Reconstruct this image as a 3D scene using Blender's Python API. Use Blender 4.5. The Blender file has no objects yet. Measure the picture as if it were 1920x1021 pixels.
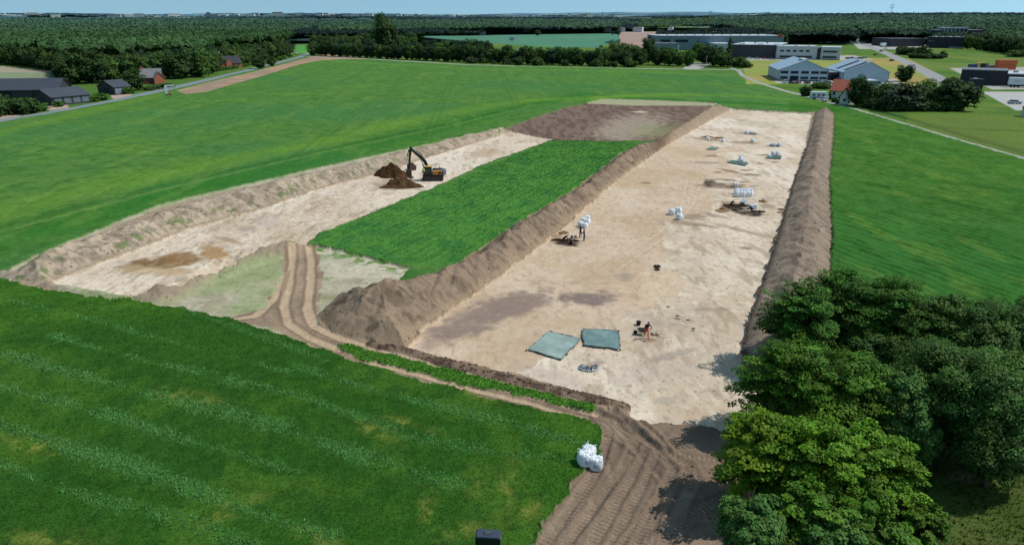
import bpy, math, random
import numpy as np
from mathutils import Vector, Matrix, Euler
random.seed(7); RS=np.random.RandomState(7)
SC=bpy.context.scene; COL=SC.collection
# ------------------------------------------------------------------ camera model
CAMH=28.0; FPX=1280.0; CU,CV=960.0,510.5; HORV=36.0
PITCH=math.atan((CV-HORV)/FPX); CP,SP=math.cos(PITCH),math.sin(PITCH)
def gp(u,v,z=0.0):
    x=(u-CU)/FPX; y=-(v-CV)/FPX
    d=(x, CP+y*SP, -SP+y*CP)
    t=(z-CAMH)/d[2]
    return (d[0]*t, d[1]*t, z)
def proj(X,Y,Z):
    zc=Y*CP-(Z-CAMH)*SP
    yc=Y*SP+(Z-CAMH)*CP
    return CU+FPX*X/zc, CV-FPX*yc/zc
def depth(X,Y,Z=0): return Y*CP-(Z-CAMH)*SP
# ------------------------------------------------------------------ colour
def lin1(c):
    c=c/255.0
    return c/12.92 if c<=0.04045 else ((c+0.055)/1.055)**2.4
KEXP=1.1
def alb(r,g,b): return np.array([lin1(r),lin1(g),lin1(b)])/KEXP
# ------------------------------------------------------------------ numpy noise
_TAB=np.random.RandomState(3).rand(256,256).astype(np.float32)
def _h(ix,iy,s):
    return _TAB[(ix.astype(np.int32)+s*37)&255,(iy.astype(np.int32)+s*91)&255]
def vnoise(x,y,s=0):
    x=np.asarray(x,np.float32); y=np.asarray(y,np.float32)
    fx=np.floor(x); fy=np.floor(y); ix=fx.astype(np.int32); iy=fy.astype(np.int32)
    fx=x-fx; fy=y-fy; fx*=fx*(3-2*fx); fy*=fy*(3-2*fy)
    i0=(ix+s*37)&255; i1=(i0+1)&255; j0=(iy+s*91)&255; j1=(j0+1)&255
    a=_TAB[i0,j0]; b=_TAB[i1,j0]; c=_TAB[i0,j1]; d=_TAB[i1,j1]
    a=a+(b-a)*fx; c=c+(d-c)*fx
    return a+(c-a)*fy
def fbm(x,y,s=0,o=4):
    r=0;a=.5;t=0
    for i in range(o):
        r=r+a*vnoise(x+17.3*i,y-9.1*i,s+i*7); t+=a; a*=.5; x=x*2.03; y=y*2.03
    return r/t
def worley(x,y,s=0):
    x=np.asarray(x,np.float32); y=np.asarray(y,np.float32)
    ix=np.floor(x); iy=np.floor(y); best=np.full(x.shape,9.0); bid=np.zeros(x.shape)
    for dx in (-1,0,1):
        for dy in (-1,0,1):
            cx=ix+dx; cy=iy+dy
            px=cx+.15+.7*_h(cx,cy,s); py=cy+.15+.7*_h(cx,cy,s+11)
            d=(px-x)**2+(py-y)**2
            m=d<best
            best=np.where(m,d,best); bid=np.where(m,_h(cx,cy,s+23),bid)
    return np.sqrt(best),bid
def sstep(a,b,x):
    t=np.clip((x-a)/(b-a),0,1); return t*t*(3-2*t)
def pip(U,V,poly):
    poly=np.array(poly,float); ins=np.zeros(U.shape,bool)
    bb=(U>=poly[:,0].min())&(U<=poly[:,0].max())&(V>=poly[:,1].min())&(V<=poly[:,1].max())
    idx=np.nonzero(bb)[0]
    if idx.size==0: return ins
    u=U[idx]; v=V[idx]; r=np.zeros(idx.size,bool); n=len(poly)
    for i in range(n):
        x1,y1=poly[i]; x2,y2=poly[(i+1)%n]
        if y1==y2: continue
        c=((y1>v)!=(y2>v))&(u<(x2-x1)*(v-y1)/(y2-y1)+x1)
        r^=c
    ins[idx]=r
    return ins
def pdist(X,Y,pts,closed=False,vals=None,maxd=20.0):
    """distance to a ground polyline, arc length of the nearest point, side"""
    pts=np.array(pts,float)[:,:2]; n=len(pts)
    D=np.full(X.shape,1e9); S=np.zeros(X.shape); VV=np.zeros(X.shape); SD=np.zeros(X.shape)
    bb=(X>pts[:,0].min()-maxd)&(X<pts[:,0].max()+maxd)&(Y>pts[:,1].min()-maxd)&(Y<pts[:,1].max()+maxd)
    idx=np.nonzero(bb)[0]; x=X[idx]; y=Y[idx]
    d0=np.full(idx.size,1e9); s0=np.zeros(idx.size); v0=np.zeros(idx.size); sd0=np.zeros(idx.size); acc=0
    for i in range(n if closed else n-1):
        a=pts[i]; b=pts[(i+1)%n]; ab=b-a; L=math.hypot(*ab)
        if L<1e-6: continue
        t=np.clip(((x-a[0])*ab[0]+(y-a[1])*ab[1])/L**2,0,1)
        dx=x-a[0]-t*ab[0]; dy=y-a[1]-t*ab[1]; d=np.sqrt(dx*dx+dy*dy)
        m=d<d0
        d0=np.where(m,d,d0); s0=np.where(m,acc+t*L,s0)
        sd0=np.where(m,(ab[0]*(y-a[1])-ab[1]*(x-a[0])),sd0)
        if vals is not None: v0=np.where(m,vals[i]+(vals[(i+1)%n]-vals[i])*t,v0)
        acc+=L
    D[idx]=d0; S[idx]=s0; VV[idx]=v0; SD[idx]=np.sign(sd0)
    return D,S,VV,SD
# ------------------------------------------------------------------ materials
MATS={}
def newmat(name):
    m=bpy.data.materials.new(name); m.use_nodes=True; nt=m.node_tree
    b=nt.nodes['Principled BSDF']; return m,nt,b
def mat(name,col,rough=.6,metal=0.0,var=.12,scale=3.0,bump=0.0,bscale=20,spec=.3,coord='Object',wave=None):
    if name in MATS: return MATS[name]
    m,nt,b=newmat(name); N=nt.nodes.new; L=nt.links.new
    tc=N('ShaderNodeTexCoord'); no=N('ShaderNodeTexNoise'); no.inputs['Scale'].default_value=scale; no.inputs['Detail'].default_value=5
    L(tc.outputs[coord],no.inputs['Vector'])
    mr=N('ShaderNodeMapRange'); mr.inputs['From Min'].default_value=.3; mr.inputs['From Max'].default_value=.7
    mr.inputs['To Min'].default_value=1-var; mr.inputs['To Max'].default_value=1+var
    L(no.outputs['Fac'],mr.inputs['Value'])
    vm=N('ShaderNodeVectorMath'); vm.operation='SCALE'; vm.inputs[0].default_value=tuple(col[:3])
    L(mr.outputs['Result'],vm.inputs['Scale']); out=vm.outputs['Vector']
    if wave:
        wv=N('ShaderNodeTexWave'); wv.bands_direction=wave[0]; wv.inputs['Scale'].default_value=wave[1]; wv.inputs['Distortion'].default_value=0
        L(tc.outputs[coord],wv.inputs['Vector'])
        m2=N('ShaderNodeMapRange'); m2.inputs['To Min'].default_value=1-wave[2]; m2.inputs['To Max'].default_value=1+wave[2]*.3
        L(wv.outputs['Fac'],m2.inputs['Value'])
        v2=N('ShaderNodeVectorMath'); v2.operation='SCALE'; L(out,v2.inputs[0]); L(m2.outputs['Result'],v2.inputs['Scale']); out=v2.outputs['Vector']
    L(out,b.inputs['Base Color'])
    b.inputs['Roughness'].default_value=rough; b.inputs['Metallic'].default_value=metal; b.inputs['Specular IOR Level'].default_value=spec
    if bump:
        n2=N('ShaderNodeTexNoise'); n2.inputs['Scale'].default_value=bscale; n2.inputs['Detail'].default_value=6
        L(tc.outputs[coord],n2.inputs['Vector'])
        bm=N('ShaderNodeBump'); bm.inputs['Strength'].default_value=1; bm.inputs['Distance'].default_value=bump
        L(n2.outputs['Fac'],bm.inputs['Height']); L(bm.outputs['Normal'],b.inputs['Normal'])
    MATS[name]=m; return m
def attrmat(name,v1=.25,s1=1.2,v2=.15,s2=9.0,bump=.05,bs=4.0,rough=.95,spec=.05,transl=0.0,upn=0.0):
    """base colour from the mesh colour attribute, broken up by two noises"""
    m,nt,b=newmat(name); N=nt.nodes.new; L=nt.links.new
    at=N('ShaderNodeAttribute'); at.attribute_name='Col'
    ge=N('ShaderNodeNewGeometry'); out=at.outputs['Color']
    for v,s in ((v1,s1),(v2,s2)):
        no=N('ShaderNodeTexNoise'); no.inputs['Scale'].default_value=s; no.inputs['Detail'].default_value=6; no.inputs['Roughness'].default_value=.65
        L(ge.outputs['Position'],no.inputs['Vector'])
        mr=N('ShaderNodeMapRange'); mr.inputs['From Min'].default_value=.3; mr.inputs['From Max'].default_value=.7
        mr.inputs['To Min'].default_value=1-v; mr.inputs['To Max'].default_value=1+v; L(no.outputs['Fac'],mr.inputs['Value'])
        vm=N('ShaderNodeVectorMath'); vm.operation='SCALE'; L(out,vm.inputs[0]); L(mr.outputs['Result'],vm.inputs['Scale']); out=vm.outputs['Vector']
    L(out,b.inputs['Base Color']); b.inputs['Roughness'].default_value=rough; b.inputs['Specular IOR Level'].default_value=spec
    if bump:
        n2=N('ShaderNodeTexNoise'); n2.inputs['Scale'].default_value=bs; n2.inputs['Detail'].default_value=8; n2.inputs['Roughness'].default_value=.7
        L(ge.outputs['Position'],n2.inputs['Vector'])
        bm=N('ShaderNodeBump'); bm.inputs['Strength'].default_value=1; bm.inputs['Distance'].default_value=bump
        L(n2.outputs['Fac'],bm.inputs['Height']); L(bm.outputs['Normal'],b.inputs['Normal'])
    if upn:
        a1=N('ShaderNodeVectorMath'); a1.operation='MULTIPLY_ADD'; a1.inputs[1].default_value=(1-upn,)*3; a1.inputs[2].default_value=(0,0,upn); L(ge.outputs['Normal'],a1.inputs[0])
        a2=N('ShaderNodeVectorMath'); a2.operation='NORMALIZE'; L(a1.outputs[0],a2.inputs[0]); L(a2.outputs[0],b.inputs['Normal'])
    if transl:
        tr=N('ShaderNodeBsdfTranslucent'); L(out,tr.inputs['Color']); mx=N('ShaderNodeMixShader'); mx.inputs[0].default_value=transl
        L(b.outputs[0],mx.inputs[1]); L(tr.outputs[0],mx.inputs[2]); L(mx.outputs[0],nt.nodes['Material Output'].inputs[0])
    return m
# ------------------------------------------------------------------ mesh helpers
def link(o,parent=None):
    COL.objects.link(o)
    if parent is not None: o.parent=parent
    return o
def npmesh(name,V,F,m,colors=None,smooth=True,parent=None):
    V=np.ascontiguousarray(V,dtype=np.float32); F=np.ascontiguousarray(F,dtype=np.int32)
    me=bpy.data.meshes.new(name); k=F.shape[1]
    me.vertices.add(len(V)); me.vertices.foreach_set('co',V.ravel())
    me.loops.add(F.size); me.loops.foreach_set('vertex_index',F.ravel())
    me.polygons.add(len(F)); me.polygons.foreach_set('loop_start',np.arange(0,F.size,k,dtype=np.int32))
    me.polygons.foreach_set('loop_total',np.full(len(F),k,dtype=np.int32))
    me.polygons.foreach_set('use_smooth',np.full(len(F),smooth))
    me.update(calc_edges=True)
    if colors is not None:
        a=me.color_attributes.new('Col','FLOAT_COLOR','POINT')
        c=np.ones((len(V),4),np.float32); c[:,:3]=colors; a.data.foreach_set('color',c.ravel())
    if m: me.materials.append(m)
    return link(bpy.data.objects.new(name,me),parent)
class MB:
    def __init__(s): s.v=[]; s.f=[]; s.mi=[]
    def add(s,vs,fs,M=None,mi=0):
        o=len(s.v)
        for p in vs: s.v.append(tuple(M@Vector(p)) if M is not None else tuple(p))
        for f in fs: s.f.append(tuple(i+o for i in f)); s.mi.append(mi)
        return s
    def box(s,x0,x1,y0,y1,z0,z1,M=None,mi=0,taper=1.0):
        cx,cy=(x0+x1)/2,(y0+y1)/2; hx,hy=(x1-x0)/2,(y1-y0)/2
        vs=[(cx+a*hx*k,cy+b*hy*k,z) for z,k in ((z0,1),(z1,taper)) for a,b in ((-1,-1),(1,-1),(1,1),(-1,1))]
        return s.add(vs,[(0,3,2,1),(4,5,6,7),(0,1,5,4),(1,2,6,5),(2,3,7,6),(3,0,4,7)],M,mi)
    def prism(s,prof,y0,y1,M=None,mi=0):
        """profile in x,z extruded along y"""
        n=len(prof); vs=[(x,y0,z) for x,z in prof]+[(x,y1,z) for x,z in prof]
        fs=[tuple(range(n)),tuple(range(2*n-1,n-1,-1))]+[(i,i+n,(i+1)%n+n,(i+1)%n) for i in range(n)]
        return s.add(vs,fs,M,mi)
    def tube(s,p,q,r0,r1=None,n=10,mi=0,M=None):
        r1=r0 if r1 is None else r1; p=Vector(p); q=Vector(q); d=(q-p).normalized()
        a=d.orthogonal().normalized(); b=d.cross(a)
        vs=[]
        for c,r in ((p,r0),(q,r1)):
            for i in range(n):
                t=2*math.pi*i/n; vs.append(tuple(c+a*math.cos(t)*r+b*math.sin(t)*r))
        fs=[(i,(i+1)%n,(i+1)%n+n,i+n) for i in range(n)]+[tuple(range(n-1,-1,-1)),tuple(range(n,2*n))]
        return s.add(vs,fs,M,mi)
    def path(s,pts,r,n=8,M=None):
        for i in range(len(pts)-1): s.tube(pts[i],pts[i+1],r if not hasattr(r,'__len__') else r[i],r if not hasattr(r,'__len__') else r[i+1],n,0,M)
        return s
    def lathe(s,prof,n=16,M=None,mi=0):
        vs=[(r*math.cos(2*math.pi*i/n),r*math.sin(2*math.pi*i/n),z) for r,z in prof for i in range(n)]
        fs=[(j*n+i,j*n+(i+1)%n,(j+1)*n+(i+1)%n,(j+1)*n+i) for j in range(len(prof)-1) for i in range(n)]
        fs+=[tuple(range(n-1,-1,-1)),tuple(range((len(prof)-1)*n,len(prof)*n))]
        return s.add(vs,fs,M,mi)
    def ball(s,c,r,n=10,m=7,M=None,mi=0):
        c=Vector(c); r=(r,r,r) if not hasattr(r,'__len__') else r; vs=[]
        for j in range(m+1):
            ph=math.pi*j/m-math.pi/2
            for i in range(n):
                t=2*math.pi*i/n; vs.append((c.x+r[0]*math.cos(ph)*math.cos(t),c.y+r[1]*math.cos(ph)*math.sin(t),c.z+r[2]*math.sin(ph)))
        return s.add(vs,[(j*n+i,j*n+(i+1)%n,(j+1)*n+(i+1)%n,(j+1)*n+i) for j in range(m) for i in range(n)],M,mi)
    def build(s,name,m,parent=None,bevel=0,smooth=False,label=None):
        me=bpy.data.meshes.new(name); me.from_pydata(s.v,[],s.f)
        for mm in (m if isinstance(m,(list,tuple)) else [m]): me.materials.append(mm)
        me.polygons.foreach_set('material_index',s.mi)
        me.polygons.foreach_set('use_smooth',[smooth]*len(s.f)); me.update()
        o=link(bpy.data.objects.new(name,me),parent)
        if bevel:
            b=o.modifiers.new('bevel','BEVEL'); b.width=bevel; b.segments=2; b.limit_method='ANGLE'
        if label: o['label']=label
        return o
def tag(o,label=None,cat=None,group=None,kind=None):
    if label: o['label']=label
    if cat: o['category']=cat
    if group: o['group']=group
    if kind: o['kind']=kind
    return o
def thing(name,label,cat,loc=(0,0,0),rz=0,group=None,scale=None):
    o=link(bpy.data.objects.new(name,None)); o.empty_display_size=.3
    o.location=loc; o.rotation_euler=(0,0,rz)
    if scale: o.scale=(scale,)*3 if not hasattr(scale,'__len__') else scale
    return tag(o,label,cat,group)
def dup(root,loc,rz,label=None,group=None,scale=None):
    r=root.copy(); COL.objects.link(r); r.location=loc; r.rotation_euler=(0,0,rz)
    if scale: r.scale=(scale,)*3 if not hasattr(scale,'__len__') else scale
    if label: r['label']=label
    if group: r['group']=group
    for ch in list(root.children):
        c=ch.copy(); COL.objects.link(c); c.parent=r
        for g in list(ch.children):
            d=g.copy(); COL.objects.link(d); d.parent=c
    return r
# ================================================================== TERRAIN
az=np.radians(np.arange(-50,52.01,.1))
dl=[17.0]
while dl[-1]<14000:
    d=dl[-1]
    s=.2 if d<26 else (.085 if d<40 else (d*.0024 if d<600 else (d*.005 if d<3600 else d*.02)))
    dl.append(d+s)
dl=np.array(dl); NR,NC=len(dl),len(az)
DD,AA=np.meshgrid(dl,az,indexing='ij')
X=(DD*np.sin(AA)).ravel(); Y=(DD*np.cos(AA)).ravel(); D=DD.ravel(); AZ=AA.ravel()
X=X.astype(np.float32); Y=Y.astype(np.float32); D=D.astype(np.float32)
import time; T0=time.time()
def zfar(x,y):
    d=np.sqrt(x*x+y*y); a=np.arctan2(x,y)
    z=sstep(900,3200,d)*20
    z=z+sstep(1100,2600,d)*(fbm(x/700.,y/700.,5,3)-.5)*14*sstep(1000,2000,d)
    r1=np.exp(-((d-5200)/1300)**2)*(40*fbm(a*9+3,d/6000,8,4)+6)
    r2=np.exp(-((d-9500)/2300)**2)*(80*fbm(a*7+9,d/9000,18,4)+26)
    rr=sstep(.12,.5,a)*np.exp(-((d-2600)/900)**2)*15
    return z+r1+r2+rr
ZF=np.where(D>880,zfar(X,Y),0)
U0,V0=proj(X,Y,ZF)
# perturbed lookup for organic edges
amp=.34
px=X+amp*2*(fbm(X/1.3,Y/1.3,1,4)-.5)*1.6; py=Y+amp*2*(fbm(X/1.3,Y/1.3,31,4)-.5)*1.6
Up,Vp=proj(px,py,ZF)
NAMES=['meadow','crop_field','foreground_crop_field','grass_strip','inner_crop_field','excavated_ground','stripped_ground','mud_ground','dirt_track',
       'left_spoil_bank','middle_spoil_bank','right_spoil_bank','dirt_ridge','road','footpath','gravel_yard','forest_floor','far_field','hills','main_road','parking_ground','shaded_grass']
ZI={n:i for i,n in enumerate(NAMES)}
Z=np.zeros(X.size,np.int32)
def zone(poly,name,hard=False):
    m=pip(U0,V0,poly) if hard else pip(Up,Vp,poly); Z[m]=ZI[name]; return m
# --- polygons in reference pixels of the ground plane
P_FIELD=[(-900,330),(-300,262),(0,231),(100,212),(210,190),(300,176),(370,160),(440,140),(520,124),(570,111),(600,108),(870,123),(1150,129),(1370,134),(1395,150),(1440,166),(1500,182),(1600,207),(1700,236),(1800,266),(1920,300),(2300,420),(3200,900),(1900,900),(1800,640),(1500,560),(1350,1100),(-900,1100)]
P_FG=[(-1500,440),(0,528),(60,540),(120,549),(200,563),(262,571),(330,577),(420,596),(520,628),(560,640),(640,672),(700,690),(760,708),(830,727),(900,743),(980,760),(1050,772),(1105,790),(1126,812),(1129,840),(1118,865),(1090,895),(1055,935),(1020,980),(990,1025),(900,1300),(-1500,1300)]
FLOOR_R=[(1372,204),(1524,213),(1516,250),(1508,290),(1492,330),(1478,380),(1466,430),(1450,480),(1428,540),(1408,590),(1394,640),(1392,680),(1440,740),(1480,800),(1360,810),(1290,797),(1200,790),(1180,776),(1160,758),(1100,742),(1000,708),(880,678),(770,655),(720,640),(780,600),(860,545),(940,500),(1040,430),(1140,345),(1230,275),(1290,245)]
FLOOR_L=[(85,532),(150,505),(240,472),(350,427),(500,387),(600,352),(700,327),(860,277),(960,246),(1040,262),(980,284),(900,312),(830,346),(760,375),(670,412),(600,440),(575,458),(540,462),(470,492),(400,520),(330,552),(272,561),(200,552),(140,541)]
INNER=[(588,457),(598,443),(640,428),(700,404),(800,364),(930,309),(1035,264),(1100,266),(1192,270),(1190,300),(1100,360),(1000,430),(900,495),(800,503),(740,496),(680,482),(620,466)]
BROWN=[(945,243),(1000,222),(1060,203),(1100,194),(1180,192),(1280,195),(1340,192),(1345,215),(1250,262),(1192,268),(1060,266),(1000,262)]
PALEFAR=[(1098,194),(1132,186),(1240,189),(1345,194),(1345,198),(1190,198)]
PALE=[(300,556),(400,515),(480,482),(545,462),(600,462),(680,482),(770,505),(740,540),(600,640),(520,628),(420,596),(330,577),(262,571)]
TRACK=[(528,470),(560,458),(590,462),(600,480),(604,520),(598,570),(590,600),(640,630),(700,648),(780,668),(900,700),(1000,735),(1080,755),(1160,770),(1200,790),(1130,812),(1105,790),(1050,772),(900,743),(760,708),(640,672),(560,640),(500,612),(440,604),(430,594),(490,580),(520,540),(530,500)]
MUD=[(1100,785),(1160,768),(1200,790),(1290,796),(1370,808),(1420,812),(1500,1300),(880,1300),(990,1025),(1055,935),(1118,865),(1129,840),(1124,810)]
STRIP=[(634,648),(660,648),(740,666),(830,690),(930,716),(1040,740),(1095,757),(1116,768),(1100,772),(1040,756),(930,734),(830,712),(740,688),(670,670)]
RIDGE_S=[(700,643),(760,656),(830,678),(900,694),(960,710),(1030,728),(1100,744),(1165,762)]
ridge=[gp(*p) for p in RIDGE_S]
zone([(-3000,2500),(-3000,900),(-900,330),(0,228),(600,105),(1380,130),(1600,205),(1920,300),(2600,480),(4000,900),(4000,2500)],'meadow')
zone(P_FIELD,'crop_field')
zone([(1392,690),(1392,600),(1430,560),(1500,540),(1600,560),(1800,640),(2400,760),(2400,1400),(1360,1400),(1370,900),(1400,800)],'shaded_grass')
zone(P_FG,'foreground_crop_field')
zone([(-4,522),(60,485),(300,385),(600,315),(850,262),(945,240),(960,250),(300,560),(262,571),(60,541)],'stripped_ground')
zone([(1515,211),(1556,211),(1556,330),(1552,500),(1440,680),(1390,680),(1400,560)],'stripped_ground')
zone(PALE,'stripped_ground')
zone(INNER,'inner_crop_field')
zone(BROWN,'stripped_ground'); zone(PALEFAR,'stripped_ground')
zone([(600,600),(700,622),(900,670),(1172,745),(1200,795),(1100,790),(900,743),(640,672),(600,640)],'dirt_track')
zone(FLOOR_R,'excavated_ground'); zone(FLOOR_L,'excavated_ground')
zone(TRACK,'dirt_track'); zone(MUD,'mud_ground')
zone(STRIP,'grass_strip')
# --- outside the site
def band(name,pts,w,hard=True):
    g=[gp(*p) for p in pts]; d,s,_,_=pdist(X,Y,g,maxd=w+3); m=(d<w/2); Z[m]=ZI[name]; return d,s,m
ROAD_L=[(-500,330),(-150,262),(0,226),(60,217),(120,207),(210,190),(300,170),(380,152),(440,138),(500,123),(560,108),(585,98),(590,92)]
PATH_R=[(1372,128),(1386,133),(1392,142),(1420,154),(1470,170),(1520,183),(1600,204),(1700,234),(1800,264),(1920,298),(2400,450)]
ROAD_B=[(580,106),(700,111),(870,121),(1000,125),(1150,128),(1300,130),(1400,131)]
MAIN=[(1600,70),(1620,84),(1660,99),(1700,117),(1745,139),(1800,170)]
zone([(-700,148),(0,124),(100,133),(108,148),(0,156),(-700,190)],'far_field')
zone([(780,68),(1155,63),(1180,66),(1120,90),(1020,88),(900,80)],'far_field',True)
zone([(1165,60),(1400,58),(1380,66),(1230,75),(1225,90),(1160,90)],'far_field',True)
zone([(556,84),(588,84),(588,100),(552,100)],'far_field',True)
zone([(1390,112),(1700,108),(1760,140),(1800,190),(1650,150),(1400,160)],'far_field',True)
zone([(1450,148),(1680,148),(1690,158),(1560,160),(1455,156)],'gravel_yard',True)
zone([(1840,172),(2300,172),(2300,205),(1905,207)],'parking_ground',True)
zone([(1395,107),(1460,107),(1600,104),(1640,112),(1600,113),(1400,113)],'gravel_yard',True)
zone([(1600,82),(1760,84),(1690,93),(1610,92)],'gravel_yard',True)
zone([(1780,128),(2300,120),(2300,165),(1860,168)],'gravel_yard',True)
zone([(1290,118),(1340,118),(1310,130),(1280,130)],'gravel_yard',True)
zone([(-300,300),(-100,225),(0,205),(40,216),(0,228)],'gravel_yard',True)
zone([(205,176),(245,172),(250,182),(215,190)],'gravel_yard',True)
zone([(70,196),(120,190),(130,202),(90,208)],'gravel_yard',True)
FORESTP=[(-2500,150),(0,118),(110,132),(130,150),(240,142),(400,122),(480,112),(550,98),(556,72),(600,60),(600,44),(-2500,44)]
zone(FORESTP,'forest_floor',True)
zone([(598,60),(598,74),(700,72),(780,68),(900,67),(1000,64),(1165,63),(1165,55),(1340,57),(1340,52),(1195,54),(1150,46),(598,46)],'forest_floor',True)
zone([(1470,82),(1560,79),(1740,70),(1845,72),(1850,94),(1930,105),(3200,130),(3200,37),(1340,40),(1335,55)],'forest_floor',True)
m=(D>900)&(Z==0); Z[m]=ZI['hills']
# bare strip by the left road and along hedgerow
VR=[(330,171),(400,153),(470,137),(540,118),(600,102),(660,106),(700,111),(640,112),(600,114),(560,122),(520,135),(470,150),(430,161),(390,173),(350,178)]
mroadbare=zone(VR,'stripped_ground',True)
band('footpath',ROAD_B,5.0); band('road',ROAD_L,6.0); dpath,_,_=band('footpath',PATH_R,2.6); band('main_road',MAIN,8.5)
# --- banks: feet in pixels; height from distance to the feet
SLOPE=.66
def solve_crest(crest,foot,slope=SLOPE,zmax=4.5):
    f=np.array([gp(*p)[:2] for p in foot]); out=[]
    for (u,v) in crest:
        lo,hi=0.1,zmax
        for _ in range(30):
            h=(lo+hi)/2; c=gp(u,v,h); d,_,_,_=pdist(np.array([c[0]]),np.array([c[1]]),f,maxd=200)
            if d[0]*slope>h: lo=h
            else: hi=h
        out.append(gp(u,v,h))
    return out
F_L=[(80,531),(150,501),(240,470),(350,425),(500,385),(600,350),(700,325),(860,275),(962,246)]
C_L=[(60,482),(90,457),(150,436),(240,402),(340,373),(440,342),(560,320),(640,306),(760,278),(850,254),(945,238)]
F_M=[(760,650),(800,606),(880,556),(960,497),(1050,430),(1150,342),(1245,274),(1292,248),(1372,204)]
C_M=[(672,522),(740,512),(860,492),(930,450),(1000,402),(1100,342),(1190,272),(1240,258),(1300,222),(1345,193)]
cl=solve_crest(C_L,F_L); cm=solve_crest(C_M,F_M)
def mirror(crest,foot):
    f=[np.array(gp(*p)[:2]) for p in foot]; out=[]
    F=np.array(f)
    for c in crest:
        c=np.array(c[:2]); best=None
        for i in range(len(F)-1):
            ab=F[i+1]-F[i]; t=np.clip(np.dot(c-F[i],ab)/np.dot(ab,ab),0,1); q=F[i]+t*ab
            if best is None or np.hypot(*(c-q))<best[0]: best=(np.hypot(*(c-q)),q)
        out.append(tuple(c+(c-best[1])*.9))
    return out
ml=mirror(cl,F_L); mm_=mirror(cm,F_M)
poly_L=[gp(20,531)[:2],gp(80,533)[:2]]+[gp(*p)[:2] for p in F_L[1:]]+ml[::-1]+[gp(-30,512)[:2]]
poly_M=[gp(592,592)[:2],gp(620,622)[:2],gp(700,641)[:2]]+[gp(*p)[:2] for p in F_M]+mm_[::-1][:-1]+[gp(640,548)[:2]]
F_R=[(1528,211),(1516,262),(1502,300),(1484,350),(1464,420),(1445,480),(1425,540),(1402,600),(1392,650),(1398,676),(1450,690),(1510,660),(1556,520),(1560,440),(1557,380),(1556,330),(1562,270),(1564,214),(1550,205)]
poly_R=[gp(*p)[:2] for p in F_R]
H=np.zeros(X.size); BS=np.zeros(X.size); BD=np.zeros(X.size); BZ=np.zeros(X.size,np.int32)
for nm,poly,sl,hm in (('left_spoil_bank',poly_L,.62,2.1),('middle_spoil_bank',poly_M,.66,3.6),('right_spoil_bank',poly_R,.6,2.6)):
    P=np.array(poly)
    ins=pip(px,py,P); d,s,_,_=pdist(X,Y,P,closed=True,maxd=2)
    w=(fbm(X/3.1,Y/3.1,44,3)-.5)
    h=d*sl*(1+.25*w)
    h=hm*(1-np.exp(-(h/hm)**1.0*1.15))*1.12 if nm!='middle_spoil_bank' else 6.5*(1-np.exp(-h/6.5*1.12))
    h+=((fbm(X/1.6,Y/1.6,51,4)-.5)*.95+(fbm(X/4.5,Y/4.5,52,3)-.5)*.9)*sstep(.2,2.0,d)
    h+=(fbm(s/.6,d/3.2,53,3)-.5)*(.05 if nm=='right_spoil_bank' else .13)*sstep(.2,1.2,d)
    sc_=s/4.3+2.6*vnoise(s/8.,d/4.+s*0,54); h+=(np.abs(np.sin(np.pi*sc_))-.6)*(.18 if nm=='right_spoil_bank' else .36)*sstep(.8,3.0,d)*(.4+vnoise(s/5.,s*0,55))
    h=np.maximum(h,.02)
    sel=ins; H[sel]=h[sel]; BS[sel]=s[sel]; BD[sel]=d[sel]; Z[sel]=ZI[nm]; BZ[sel]=1
dr,srg,_,_=pdist(X,Y,ridge,maxd=4)
rw=.55+.3*vnoise(srg/1.1,srg*0,3)
mr=(dr<rw)&(BZ==0); Z[mr]=ZI['dirt_ridge']
# ------------------------------------------------------------------ heights
ZZ=ZF.copy()
n1=fbm(X/.9,Y/.9,61,4)-.5; n2=fbm(X/6.,Y/6.,62,4)-.5; n3=fbm(X/28.,Y/28.,63,3)-.5
near=np.exp(-D/260.)
def isz(*n):
    r=np.zeros(X.size,bool)
    for k in n: r|=(Z==ZI[k])
    return r
def rowphase(a,b,w):
    a=np.array(gp(*a)[:2]); b=np.array(gp(*b)[:2]); t=(b-a)/np.linalg.norm(b-a)
    c=(X*(-t[1])+Y*t[0])/w; l=(X*t[0]+Y*t[1])
    return c,l
m=isz('crop_field'); ZZ[m]+=(.34+n1*.16+n2*.12)[m]
c,l=rowphase((1560,440),(1900,560),1.5)
rowR=(.5+.5*np.sin(2*np.pi*(c+.5*(fbm(X/9,Y/9,70,3)-.5)*2)))*(fbm(l/3,c,71,2))
rightside=m&(U0>1480)&(V0>190)
ZZ[rightside]+=(rowR*.30)[rightside]
m=isz('inner_crop_field'); c2,l2=rowphase((700,440),(1035,290),1.3)
rowI=(.5+.5*np.sin(2*np.pi*(c2+.4*(fbm(X/7,Y/7,72,3)-.5)*2)))*(fbm(l2/2,c2,73,2))
ZZ[m]+=(.32+n1*.14+rowI*.09+n2*.14)[m]
m=isz('foreground_crop_field'); ZZ[m]+=(.22+n1*.1+n2*.08)[m]
m=isz('grass_strip'); ZZ[m]+=(.1+n1*.12)[m]
m=isz('excavated_ground'); ZZ[m]+=(-.30+n1*.05+n2*.09)[m]
m=isz('stripped_ground'); ZZ[m]+=(n1*.16+n2*.15)[m]
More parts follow.
